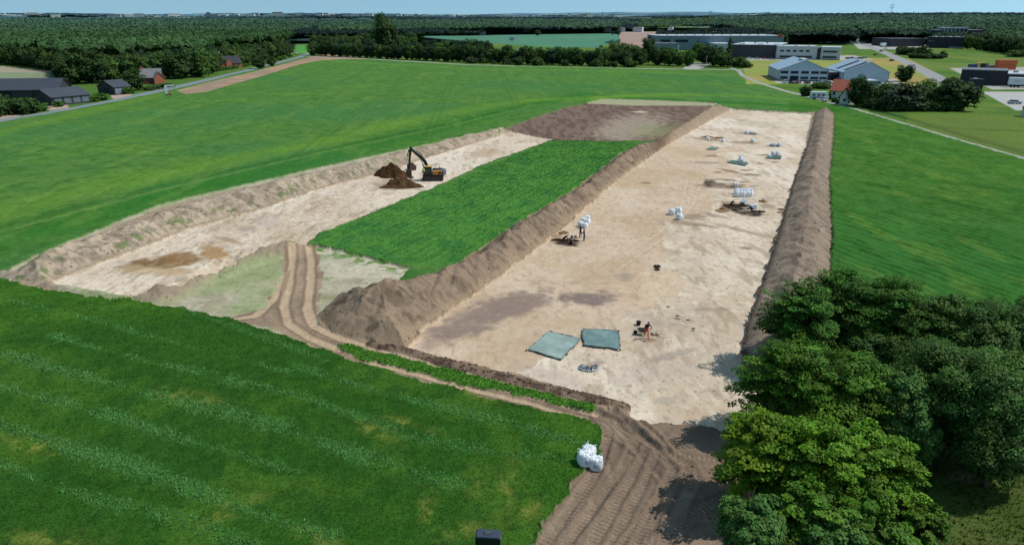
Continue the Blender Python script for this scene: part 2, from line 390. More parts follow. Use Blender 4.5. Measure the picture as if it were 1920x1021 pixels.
# low ridges on the pale ground beside the near left floor
for pts,w,h in (([(300,556),(345,538),(390,510),(470,486),(540,470)],3.0,1.25),([(420,520),(470,500),(500,488)],1.0,.3),([(85,536),(140,545),(200,556),(262,566)],1.1,.45),([(985,264),(1050,263),(1090,262),(1190,268)],1.6,.55)):
    d,s,_,_=pdist(X,Y,[gp(*p) for p in pts],maxd=6); q=sstep(w,0,d)*h*(.6+.8*fbm(X/1.2,Y/1.2,77,3)); q[BZ>0]=0; ZZ+=q
m=isz('dirt_ridge'); ZZ[m]+=((1-dr/np.maximum(rw,.1))*.16*(.4+1.2*fbm(X/.35,Y/.35,80,3))+.02)[m]
ZZ+=np.where(BZ>0,H,0)
m=isz('meadow','shaded_grass'); ZZ[m]+=(n1*.12+n2*.25)[m]
# wheel ruts
RUTS=[([(548,458),(549,490),(543,530),(533,575),(541,606),(580,632),(640,655)],.55,.10),
      ([(578,458),(584,490),(583,530),(577,580),(590,612),(640,634),(700,652)],.55,.10),
      ([(640,655),(700,680),(800,706),(900,733),(1000,757),(1100,786),(1140,820),(1120,880),(1060,960),(1010,1030)],.42,.12),
      ([(700,652),(790,676),(900,708),(1000,741),(1080,764),(1150,787),(1190,830),(1160,890),(1090,980),(1050,1040)],.45,.14),
      ([(1120,775),(1180,800),(1230,840),(1262,880),(1245,930),(1190,1030)],.5,.13),
      ([(1160,790),(1215,830),(1290,870),(1300,900),(1270,960),(1240,1040)],.45,.10),
      ([(1200,850),(1180,900),(1120,1000),(1100,1040)],.5,.10),
      ([(1230,850),(1205,910),(1150,1010),(1130,1040)],.35,.08),
      ([(1260,880),(1225,960),(1180,1040)],.3,.06),
      ([(1135,860),(1150,900),(1080,1000),(1060,1040)],.28,.06),([(1180,830),(1240,900),(1230,980),(1210,1040)],.3,.06),([(1290,880),(1240,930),(1150,1040)],.3,.06),([(1140,830),(1120,900),(1040,1010),(1020,1040)],.25,.05),([(1250,850),(1330,860),(1380,870)],.4,.05),([(1240,1040),(1300,960),(1360,930)],.4,.05),
      ([(430,600),(480,592),(515,560),(535,510)],.5,.06),
      ([(1250,300),(1290,330),(1280,380),(1240,430),(1130,500)],.35,.03),([(1290,300),(1320,330),(1300,380),(1262,430),(1160,500)],.35,.03),
      ([(590,446),(680,414),(800,362),(900,312),(1000,276)],.5,.04),([(560,452),(660,410),(780,360),(880,312)],.5,.03)]
RUTM=np.zeros(X.size); RIM=np.zeros(X.size); TREAD=np.zeros(X.size)
for i,(pts,w,h) in enumerate(RUTS):
    d,s,_,_=pdist(X,Y,[gp(*p) for p in pts],maxd=3)
    wob=(vnoise(s/2.5,s*0+i,90)-.5)*.5
    d2=np.abs(d+wob*.4); q=sstep(w,w*.5,d2); r=np.exp(-((d2-w*1.15)/.16)**2)
    ok=(BZ==0)&~isz('grass_strip','crop_field','inner_crop_field','foreground_crop_field')
    tr=q*(.5+.5*np.sign(np.sin(2*np.pi*s/.32)))*(vnoise(s/4,s*0,95)>.3)
    ZZ+=np.where(ok,-q*h*.55+r*h*.3*(.4+1.2*fbm(X/.4,Y/.4,91,2)),0)-np.where(ok&(D<75),tr*.02,0)
    RUTM=np.maximum(RUTM,np.where(ok,q,0)); RIM=np.maximum(RIM,np.where(ok,r,0)); TREAD=np.maximum(TREAD,np.where(ok&(D<80),tr,0))
m=isz('mud_ground','dirt_track'); ZZ[m]+=(n1*.14+(fbm(X/.3,Y/.3,97,3)-.5)*.07+n2*.12)[m]
# rough churned ridges in the mud
for pts,w,h in (([(1160,772),(1200,800),(1240,836)],.5,.2),([(1190,780),(1236,812),(1262,846)],.35,.2),([(1120,800),(1150,822),(1190,850)],.35,.15),([(1085,762),(1140,768),(1175,776)],.7,.25)):
    d,s,_,_=pdist(X,Y,[gp(*p) for p in pts],maxd=3); ZZ+=sstep(w,0,d)*h*(.2+1.5*fbm(X/.4,Y/.4,99,3))
# ------------------------------------------------------------------ colours
C=np.zeros((X.size,3))
def mixc(m,col,f):
    f=np.clip(f,0,1)[m][:,None]; C[m]=C[m]*(1-f)+np.asarray(col)*f
f1=fbm(X/2.2,Y/2.2,101,4); f2=fbm(X/11,Y/11,102,4); f3=fbm(X/45,Y/45,103,3); f4=fbm(X/.6,Y/.6,104,3)
m=isz('crop_field'); C[m]=alb(78,122,58)
mixc(m,alb(88,134,52),sstep(.5,.72,f2)*.5); mixc(m,alb(42,98,40),sstep(.52,.3,f1)*.55); mixc(m,alb(60,116,66),sstep(.45,.65,f3)*.5)
def pxband(pts,w,sigma=1.0):
    """soft band on the ground around a pixel polyline; w in metres"""
    d,_,_,_=pdist(X,Y,[gp(*p) for p in pts],maxd=w*3); return np.exp(-(d/w)**2)
wav=(f2-.5)*2
# yellow-green and darker bands that run along the left bank
for pts,w,col,k in (([(-200,470),(0,400),(300,330),(600,270),(800,220),(1000,190),(1250,180)],6,alb(98,142,48),.6),
                    ([(-200,500),(0,462),(300,372),(600,300),(800,250),(960,205),(1100,178)],6,alb(42,108,34),.75),
                    ([(0,430),(300,352),(600,285),(850,232),(1000,196),(1130,180)],1.2,alb(28,84,30),.45),
                    ([(0,440),(300,360),(600,290),(850,237),(1010,197)],.6,alb(120,150,84),.38),
                    ([(-200,330),(0,250),(150,215),(300,180)],3.2,alb(92,134,50),.8),
                    ([(600,115),(900,131),(1200,136),(1370,142)],4,alb(94,138,58),.7),
                    ([(1000,190),(1250,178),(1400,182),(1560,195)],4,alb(96,146,44),.6),
                    ([(1180,186),(1380,194),(1520,203),(1570,208)],4,alb(34,104,34),.8)):
    mixc(m,col,pxband(pts,w)*k*np.clip(.45+f2*1.2,0,1))
mixc(rightside,alb(40,100,32),rowR*.8); mixc(rightside,alb(50,120,44),.45*f2)
mixc(rightside&(V0>330),alb(44,104,48),.6*sstep(330,520,V0))
for pts,w in (([(1700,330),(1800,350),(1920,362)],1.2),([(1640,350),(1780,385),(1920,410)],.8)): mixc(rightside,alb(30,84,34),pxband(pts,w)*.8*sstep(.4,.6,f1))
m=isz('crop_field')
for (a_,b_) in (((940,120),(985,205)),):
    cT,lT=rowphase(a_,b_,1.0); tt=np.abs(((cT%26)-13)); mixc(m&~rightside,alb(52,100,44),(np.exp(-((tt-1.0)/.3)**2))*.45)
mixc(m,alb(112,146,70),sstep(.6,.75,fbm(X/3.,Y/14.,147,4))*.25); mixc(m,alb(54,104,50),sstep(.55,.7,fbm(X/1.2,Y/1.2,148,4))*.3)
m=isz('inner_crop_field'); C[m]=alb(64,124,46); mixc(m,alb(38,98,38),sstep(.35,.8,rowI)*.3); mixc(m,alb(72,132,48),sstep(.5,.7,f2)*.5); mixc(m,alb(34,96,44),sstep(.55,.35,f1)*.5)
m=isz('foreground_crop_field'); C[m]=alb(48,92,30); mixc(m,alb(56,98,34),sstep(.45,.7,f2)*.6); mixc(m,alb(34,74,26),sstep(.5,.3,f3)*.6+.3*sstep(.5,.3,f1))
STRIPES=[([(-200,612),(0,666),(120,700),(250,734),(365,765),(450,785),(520,801),(600,833),(677,859),(770,892),(854,911)],.75,1.0),
         ([(-100,700),(0,728),(120,760),(240,791),(300,815),(420,850),(560,890)],.6,.8),([(-100,772),(0,801),(90,828),(182,859),(250,880),(312,900),(417,942),(500,975),(620,1010)],.8,1.0),
         ([(100,630),(156,650),(333,692),(450,718),(560,750),(680,790)],.5,.75),([(560,690),(646,718),(760,752),(885,781),(990,807),(1090,835)],.55,.9),
         ([(-60,850),(60,900),(200,945),(360,985),(480,1030)],.6,.6),([(430,720),(560,742),(690,790),(800,830),(930,850),(1080,870)],.6,.6),([(280,560),(420,610),(560,660),(700,715)],.4,.6),([(0,560),(200,610),(380,660),(540,700)],.4,.55)]
STR=np.zeros(X.size)
for pts,w,k in STRIPES:
    d,s,_,_=pdist(X,Y,[gp(*p) for p in pts],maxd=4); wv=(vnoise(s/5,s*0,110)-.5)*.9
    STR=np.maximum(STR,np.exp(-((d+wv*.7)/(w*.78))**2)*k*(.25+.75*sstep(.25,.5,fbm(X/2.5,Y/2.5,111,3))))
mixc(m,alb(60,114,54),STR*.65); mixc(m,alb(70,108,40),sstep(.52,.72,fbm(X/4.5,Y/4.5,112,4))*.4); mixc(m,alb(30,72,26),sstep(.55,.7,fbm(X/1.3,Y/1.3,113,4))*.45)
def pblob(u,v,ru,rv,s=0,rot=0):
    du=U0-u; dv=V0-v
    if rot: a=math.radians(rot); du,dv=du*math.cos(a)+dv*math.sin(a),-du*math.sin(a)+dv*math.cos(a)
    q=(du/ru)**2+(dv/rv)**2; r=np.zeros(X.size,np.float32); i=np.nonzero(q<4)[0]
    r[i]=sstep(1.25,.55,np.sqrt(q[i])+(fbm(X[i]/1.1,Y[i]/1.1,120+s,4)-.5)*1.3); return r
def soft(u,v,ru,rv,rot):
    du=U0-u; dv=V0-v; a=math.radians(rot); du,dv=du*math.cos(a)+dv*math.sin(a),-du*math.sin(a)+dv*math.cos(a)
    return np.exp(-((du/ru)**2+(dv/rv)**2)*.9)
PALEP=[(440,955,50,14,-28),(953,915,16,40,5),(896,895,14,30,5),(802,965,14,30,-5),(880,735,30,10,20),(900,740,30,8,20),(985,965,40,14,-20),(350,748,60,12,10),(700,810,40,10,20),(90,1015,80,16,0),(600,1015,40,12,20),(860,1000,40,12,-10),(770,800,40,8,15),(60,840,60,14,10)]
for i,(u,v,a,b,r) in enumerate(PALEP): mixc(m,alb(118,132,66),soft(u,v,a,b,r)*(.1+.9*sstep(.42,.62,fbm(X/.7,Y/.7,300+i,4)))*.55)
m=isz('grass_strip'); C[m]=alb(74,128,44)
# excavated sand
m=isz('excavated_ground'); C[m]=alb(208,187,162)
mixc(m,alb(180,152,120),sstep(.48,.68,f2)*.6); mixc(m,alb(196,178,156),sstep(.5,.3,f1)*.6); 
lo=fbm(X/5.,Y/16.,134,4); mixc(m,alb(186,162,134),sstep(.5,.66,lo)*.55); mixc(m,alb(222,206,184),sstep(.52,.7,fbm(X/9.,Y/22.,135,4))*.6)
mixc(m,alb(224,209,188),sstep(.56,.7,fbm(X/.7,Y/1.1,181,4))*.35)
scr=fbm(X/.5,Y/7.,136,3); mixc(m,alb(178,158,136),sstep(.55,.7,scr)*.25)
st=fbm(X/.9,Y/3.5,130,4); mixc(m,alb(150,128,104),sstep(.58,.75,st)*.55)
sp=fbm(X/.35,Y/.35,131,2); mixc(m,alb(112,92,72),sstep(.76,.85,sp)*.45*(D<110))
Rm=m&(U0>700)
# orange-brown tongue left half of the right-hand floor
tong=[(600,700),(740,590),(900,480),(1100,325),(1220,260),(1300,262),(1380,276),(1372,300),(1340,330),(1320,360),(1300,400),(1250,450),(1230,500),(1200,560),(1100,640),(1000,690)]
mt=pip(Up+18*(f2-.5)*2*4,Vp+8*(f1-.5)*2,tong)&m; mixc(mt,alb(194,166,138),.72+0*X); mixc(mt,alb(178,148,116),sstep(.42,.66,f2)*.55); mixc(mt,alb(176,146,112),sstep(.45,.7,f1)*.4); mixc(mt,alb(200,176,148),sstep(.5,.7,f4)*.35)
STAINS_AND_SHADE=[(985,562,50,19,-10,(144,122,108),1),(900,590,112,26,-22,(142,120,106),1),(950,572,70,22,-15,(138,116,102),.95),(845,622,40,8,-5,(128,108,96),.8),(1104,556,50,15,0,(126,108,98),1),(1104,556,30,9,0,(128,110,100),.9),(1180,515,20,8,0,(150,130,116),.8),
 (1230,530,50,40,0,(196,164,130),.5),(1020,700,80,20,10,(176,156,138),.5),(1230,690,90,26,-10,(178,160,144),.5),(1180,620,60,14,-10,(176,154,134),.5),(1420,600,40,30,0,(184,168,150),.5),(1240,600,70,10,15,(172,152,134),.5),(1310,440,60,10,5,(182,160,138),.5),(1000,640,50,16,-15,(178,152,126),.5),(1290,590,60,30,-20,(170,150,132),.35),(1260,660,60,6,-15,(150,136,124),.6),(1250,745,20,8,0,(156,142,130),.5),
 (1110,680,24,8,-20,(150,128,116),.7),(1330,575,30,4,0,(130,112,96),.5),(1400,461,14,3,0,(120,104,90),.8),
 (1300,402,40,7,3,(138,116,94),.8),(1290,415,50,4,8,(140,118,96),.8),(1400,430,60,4,14,(150,130,110),.7),(1340,400,40,3,12,(140,118,98),.7),(1320,486,120,6,-8,(200,182,160),.5),
 (1380,386,24,6,8,(46,32,26),1),(1365,382,10,6,8,(36,26,22),1),(1355,391,12,4,0,(128,104,74),1),(1408,397,26,5,6,(76,58,46),1),(1422,397,10,4,0,(60,50,46),1),(1380,378,40,3,5,(150,128,100),.8),(1440,384,14,5,0,(150,130,104),.8),
 (1466,394,8,3,0,(110,92,76),.9),(1350,347,50,4,4,(122,100,78),.8),(1330,342,10,4,0,(78,68,60),1),(1375,345,24,5,0,(120,98,76),.8),(1404,324,26,2.5,3,(124,102,82),.85),(1370,318,20,2.5,8,(124,102,82),.8),(1400,316,12,2,0,(130,110,90),.8),(1366,334,20,2,5,(124,100,80),.8),(1394,338,12,2,0,(124,100,80),.8),(1412,346,8,1.5,0,(124,100,80),.7),(1425,304,8,1.6,0,(128,106,86),.8),(1452,301,8,1.6,0,(128,106,86),.8),(1342,341,22,3,8,(110,90,72),.8),
 (1330,334,16,1.8,0,(124,100,80),.8),(1345,320,10,2.5,0,(124,100,80),.7),(1320,302,30,2.5,2,(146,128,112),.7),(1335,290,14,2,0,(130,106,82),.8),
 (1330,259,30,4,6,(150,124,96),.9),(1400,265,32,3,2,(146,122,98),.8),(1400,248,26,3,3,(150,132,114),.7),(1450,271,16,2.5,0,(130,120,112),.8),(1420,230,60,5,2,(178,162,142),.5),(1440,288,24,2,0,(126,106,86),.8),
 (1060,452,26,5,6,(60,48,40),1),(1044,438,12,4,0,(130,108,84),.8),(1100,520,60,5,-10,(176,152,126),.6),(1210,340,10,2,0,(130,104,80),.8),
 (300,487,70,14,-6,(126,96,62),.95),(330,480,60,10,-6,(138,104,66),.9),(400,470,26,12,10,(158,120,76),.9),(310,505,60,8,0,(168,136,96),.7),(380,500,60,8,-20,(188,152,108),.7),(270,492,50,8,-10,(120,92,62),.9),(255,500,40,8,0,(196,168,130),.5),
 (430,447,30,4,14,(150,124,96),.7),(500,410,30,10,0,(180,162,146),.6),(460,424,20,5,0,(150,134,122),.6),(740,345,45,9,2,(150,128,108),.8),(905,285,40,8,-10,(168,142,112),.6),(640,390,60,6,-20,(190,168,142),.5),  # includes the shading left of the nearer soil heap, painted as a grey patch
 (1216,632,14,5,0,(120,96,74),.7),(1240,627,12,1.6,4,(120,96,74),.8),(1300,615,5,1.6,0,(90,76,62),.9),(1270,592,6,1.6,10,(90,76,62),.9),(1232,500,6,3,0,(40,34,32),1)]
for i,(u,v,a,b,r,cc,k) in enumerate(STAINS_AND_SHADE): mixc(m&(BZ==0),alb(*cc),pblob(u,v,a,b,i,r)*k)
# small clods on the left floor
cl_=fbm(X/.35,Y/.35,133,2); mixc(m&(U0<700)&(V0<470)&(V0>350),alb(120,100,80),sstep(.68,.8,cl_)*.6)
# stripped soil
m=isz('stripped_ground'); C[m]=alb(178,168,146)
mixc(m,alb(150,152,118),sstep(.45,.7,f2)*.6); mixc(m,alb(146,128,108),sstep(.55,.7,f1)*.5); mixc(m,alb(100,128,70),sstep(.6,.75,fbm(X/1.5,Y/1.5,140,4))*.6)
mb=m&pip(Up,Vp,BROWN)&~pip(Up,Vp,PALEFAR); C[mb]=alb(124,104,92); mixc(mb,alb(92,74,64),sstep(.45,.65,fbm(X/1.0,Y/5,141,4))*.7); mixc(mb,alb(166,152,134),pblob(1180,240,70,24,3,-10)*.7); mixc(mb,alb(136,140,98),pblob(1230,245,50,14,4,0)*.5); mixc(mb,alb(190,172,152),pblob(1200,210,18,1.6,4,0))
mp=m&pip(Up,Vp,PALEFAR); C[mp]=alb(160,158,126)
mixc(m&mroadbare,alb(150,130,110),1+0*X); mixc(m&mroadbare,alb(176,142,116),sstep(.5,.6,f2)*.7)
mg=m&(U0>590)&(V0<520)&(V0>462)&(BZ==0); mixc(mg,alb(206,196,176),.4+0*X)
mixc(mg,alb(96,132,60),sstep(.5,.62,fbm(X/1.2,Y/1.2,143,4))*pxband([(600,468),(700,492),(790,510)],1.6))
hull=m&(pip(U0,V0,[(-4,526),(60,488),(300,390),(600,320),(850,268),(945,246),(960,254),(700,340),(300,480),(100,548)])|pip(U0,V0,[(1500,205),(1560,205),(1556,500),(1440,700),(1380,700),(1480,400)]))&(V0>200); mixc(hull,alb(158,138,116),.95+0*X)
ml2=m&(U0<560)&(V0>480)&~hull; mixc(ml2,alb(140,152,104),sstep(.4,.6,f2)*.6)
d,_,_,_=pdist(X,Y,[gp(*p) for p in [(300,556),(345,535),(390,505),(470,482),(540,468)]],maxd=6); mixc(m,alb(150,130,112),sstep(3.4,1.2,d)*.95)
m=isz('dirt_track'); C[m]=alb(152,132,110); mixc(m,alb(126,108,92),sstep(.45,.65,f1)*.6)
m=isz('mud_ground'); C[m]=alb(110,94,80); mixc(m,alb(84,70,60),sstep(.45,.68,f2)*.7); mixc(m,alb(128,110,92),sstep(.5,.7,f1)*.5)
m=isz('dirt_ridge'); C[m]=alb(126,106,90); mixc(m,alb(70,56,48),sstep(.45,.6,f4)*.7)
trk=isz('dirt_track'); mixc(trk,alb(184,160,132),RUTM*.75); mixc(trk,alb(110,92,78),RIM*.6)
md=isz('mud_ground'); mixc(md,alb(132,116,98),RUTM*.45*(.4+f2)); mixc(md,alb(82,68,58),RIM*.35*(.3+f1)); mixc(md,alb(88,74,64),TREAD*.55)
ex=isz('excavated_ground'); mixc(ex,alb(206,178,148),RUTM*.3*(.3+f1)); mixc(ex,alb(150,122,96),RIM*.2)
mixc(ex,alb(160,138,114),sstep(.6,.72,fbm(X/.45,Y/.8,180,4))*.5*(D<160))
# banks
tone={'left_spoil_bank':(172,154,134),'middle_spoil_bank':(140,120,101),'right_spoil_bank':(144,127,111)}
for nm,cc in tone.items():
    m=isz(nm); C[m]=alb(*cc); dk=alb(*[c*.72 for c in cc]); lt=alb(*[min(255,c*1.13) for c in cc])
    mixc(m,dk,sstep(.48,.66,fbm(BS/.5,BD/3.5,150,4))*(.3 if nm=='right_spoil_bank' else .6)); mixc(m,dk*.9,sstep(.5,.68,fbm(X/1.1,Y/1.1,156,5))*.45); mixc(m,lt,sstep(.5,.7,fbm(X/2.4,Y/2.4,151,4))*.5)
    mixc(m,dk*.75,sstep(.66,.74,fbm(X/.8,Y/.8,152,3))*.6)
    if nm=='left_spoil_bank':
        gg=sstep(.56,.68,fbm(X/1.1,Y/1.1,153,4))*sstep(3.4,1.2,BD)*sstep(.2,.6,BD); mixc(m,alb(96,112,64),gg*.8)
    if nm=='middle_spoil_bank': mixc(m,alb(166,142,116),sstep(1.0,.1,BD)*.5); far=sstep(1180,1300,U0); mixc(m,alb(164,144,120),far*.6); mixc(m,alb(88,66,52),np.exp(-((U0-1236)/16)**2)*.7)
    if nm=='right_spoil_bank': mixc(m,alb(84,70,60),sstep(.8,.05,BD)*(U0<1540)*.9*((U0-(1392+(676-V0)*.28))<60))  # left foot darkened in the colour to read as the shaded face
m=isz('meadow'); C[m]=alb(96,128,54); mixc(m,alb(74,112,48),sstep(.4,.65,f2)*.7); mixc(m,alb(126,138,72),sstep(.5,.7,f3)*.6)
left=m&(U0<700); mixc(left,alb(82,118,52),.7+0*X)
mixc(m,alb(52,82,40),pxband([(1600,196),(1700,222),(1800,252),(1920,286),(2200,370)],1.9)*.9); mixc(m&(U0>1600),alb(48,84,34),pxband([(1740,237),(1840,243),(1960,247)],1.3)*.9)
mixc(m&(U0>1700)&(V0>215),alb(124,134,70),.4*f2+.2)
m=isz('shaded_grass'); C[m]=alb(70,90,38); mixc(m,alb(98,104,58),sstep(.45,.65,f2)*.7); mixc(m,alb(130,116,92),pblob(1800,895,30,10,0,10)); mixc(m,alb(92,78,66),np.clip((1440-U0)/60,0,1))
m=isz('road'); C[m]=alb(126,136,138); m=isz('main_road'); C[m]=alb(150,150,148); m=isz('footpath'); C[m]=alb(160,160,150); mixc(m,alb(120,128,96),sstep(.5,.7,f1)*.3)
m=isz('parking_ground'); C[m]=alb(176,174,170); m=isz('gravel_yard'); C[m]=alb(168,166,158); mixc(m&(U0<300),alb(176,150,130),.8+0*X)
m=isz('forest_floor'); C[m]=alb(36,54,34)
m=isz('far_field'); C[m]=alb(80,128,100)
mixc(m&(U0<300),alb(128,140,112),1+0*X); mixc(m&(U0<300)&(V0<136),alb(158,148,128),1+0*X); mixc(m&(U0>1160)&(V0<92),alb(164,138,124),1+0*X); mixc(m&(U0>540)&(U0<600),alb(84,148,70),1+0*X)
mixc(m&(U0>1380)&(V0>96),alb(138,146,74),1+0*X); mixc(m&(U0>1380)&(V0>96),alb(156,140,84),sstep(.5,.65,f3))
m=isz('hills'); 
w,wid=worley(X/420.,Y/420.,160); pal=np.array([alb(46,70,52),alb(52,80,54),alb(44,66,54),alb(150,158,118),alb(42,64,52),alb(50,74,52),alb(110,138,86)])
C[m]=pal[(wid[m]*6.99).astype(int)]
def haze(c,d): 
    f=(1-np.exp(-np.maximum(d-700,0)/10500.))[:,None]*.9; return c*(1-f)+alb(120,160,192)*f  # aerial haze mixed into the base colours, stronger with distance
GAIN={'excavated_ground':(1.06,1.11,1.18),'inner_crop_field':(1.45,1.1,1.4),'crop_field':(1.13,1.0,.95),'foreground_crop_field':(1.5,1.28,1.1),'grass_strip':(1.2,1.1,1.1),'mud_ground':(1.5,1.5,1.5),'dirt_track':(1.1,1.1,1.1),'meadow':(.85,.85,.8),'forest_floor':(.8,.8,.8)}
for k_,g_ in GAIN.items():
    mm2=Z==ZI[k_]; C[mm2]*=np.array(g_)
C[(Z==ZI['crop_field'])&rightside]*=np.array((1.0,.95,.78))
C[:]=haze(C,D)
mh=m&pip(U0,V0,[(1195,62),(1200,44),(1340,40),(1336,57)]); mixc(mh,alb(98,128,84),1+0*X)
mh=m&pip(U0,V0,[(1400,45),(1500,40),(1620,40),(1620,47),(1400,48)]); mixc(mh,alb(142,150,112),1+0*X)
# ------------------------------------------------------------------ split into objects
idx=np.arange(NR*NC).reshape(NR,NC)
F=np.stack([idx[:-1,:-1],idx[:-1,1:],idx[1:,1:],idx[1:,:-1]],-1).reshape(-1,4)[:,::-1]
FZ=Z[F[:,2]]
V3=np.stack([X,Y,ZZ],-1)
M_SOIL=attrmat('soil',.16,1.4,.2,7.0,.06,5.0); M_SAND=attrmat('sand',.08,1.0,.14,6.0,.035,5.0); M_CROP=attrmat('crop',.22,1.1,.3,6.0,.12,5.0)
M_ROADM=attrmat('asphalt',.06,.6,.08,8,.004,20,.85); M_FARM=attrmat('far_ground',.12,.01,.12,.1,0,1)
ZM={'crop_field':M_CROP,'foreground_crop_field':M_CROP,'inner_crop_field':M_CROP,'grass_strip':M_CROP,'meadow':M_CROP,'shaded_grass':M_CROP,'excavated_ground':M_SAND,'road':M_ROADM,'main_road':M_ROADM,'footpath':M_ROADM,'parking_ground':M_ROADM,'gravel_yard':M_SAND,'hills':M_FARM,'far_field':M_FARM,'forest_floor':M_FARM}
OBJN={'foreground_crop_field':'crop_field','inner_crop_field':'crop_field','left_spoil_bank':'spoil_bank','middle_spoil_bank':'spoil_bank','right_spoil_bank':'spoil_bank','far_field':'field','parking_ground':'car_park','main_road':'road','shaded_grass':'grass_ground','dirt_ridge':'soil_ridge'}
BL={'left_spoil_bank':'long low bank of pale spoil behind the excavator, weeds at its foot',
    'middle_spoil_bank':'tall brown spoil bank between the inner crop patch and the wide dig',
    'right_spoil_bank':'straight spoil bank along the right edge of the dig, running down to the trees'}
TERR={}
for nm,zi in ZI.items():
    f=F[FZ==zi]
    if not len(f): continue
    u,inv=np.unique(f,return_inverse=True)
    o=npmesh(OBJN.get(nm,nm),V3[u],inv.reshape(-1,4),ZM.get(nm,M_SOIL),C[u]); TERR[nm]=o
    if nm in BL: tag(o,BL[nm],'earth bank')
    else: o['kind']='structure'
# land below and around everything
bm=MB(); n=96
vs=[(0,0,-3)]+[(16000*math.cos(2*math.pi*i/n),16000*math.sin(2*math.pi*i/n),-3) for i in range(n)]
bm.add(vs,[(0,1+i,1+(i+1)%n) for i in range(n)]); g=bm.build('ground',mat('outer_ground',alb(64,96,52),.95,var=.2,scale=.02)); g['kind']='structure'
def ground_z(x,y):
    """nearest grid vertex height"""
    d=math.hypot(x,y); a=math.atan2(x,y)
    i=int(np.clip(np.searchsorted(dl,d),0,NR-1)); j=int(np.clip(round((a-az[0])/(az[1]-az[0])),0,NC-1))
    return float(ZZ[i*NC+j])
def gnd(u,v):
    x,y,_=gp(u,v); z=ground_z(x,y)
    for _ in range(3):
        x,y,_=gp(u,v,z); z=ground_z(x,y)
    return (x,y,z)

print('TERRAIN',X.size,time.time()-T0)
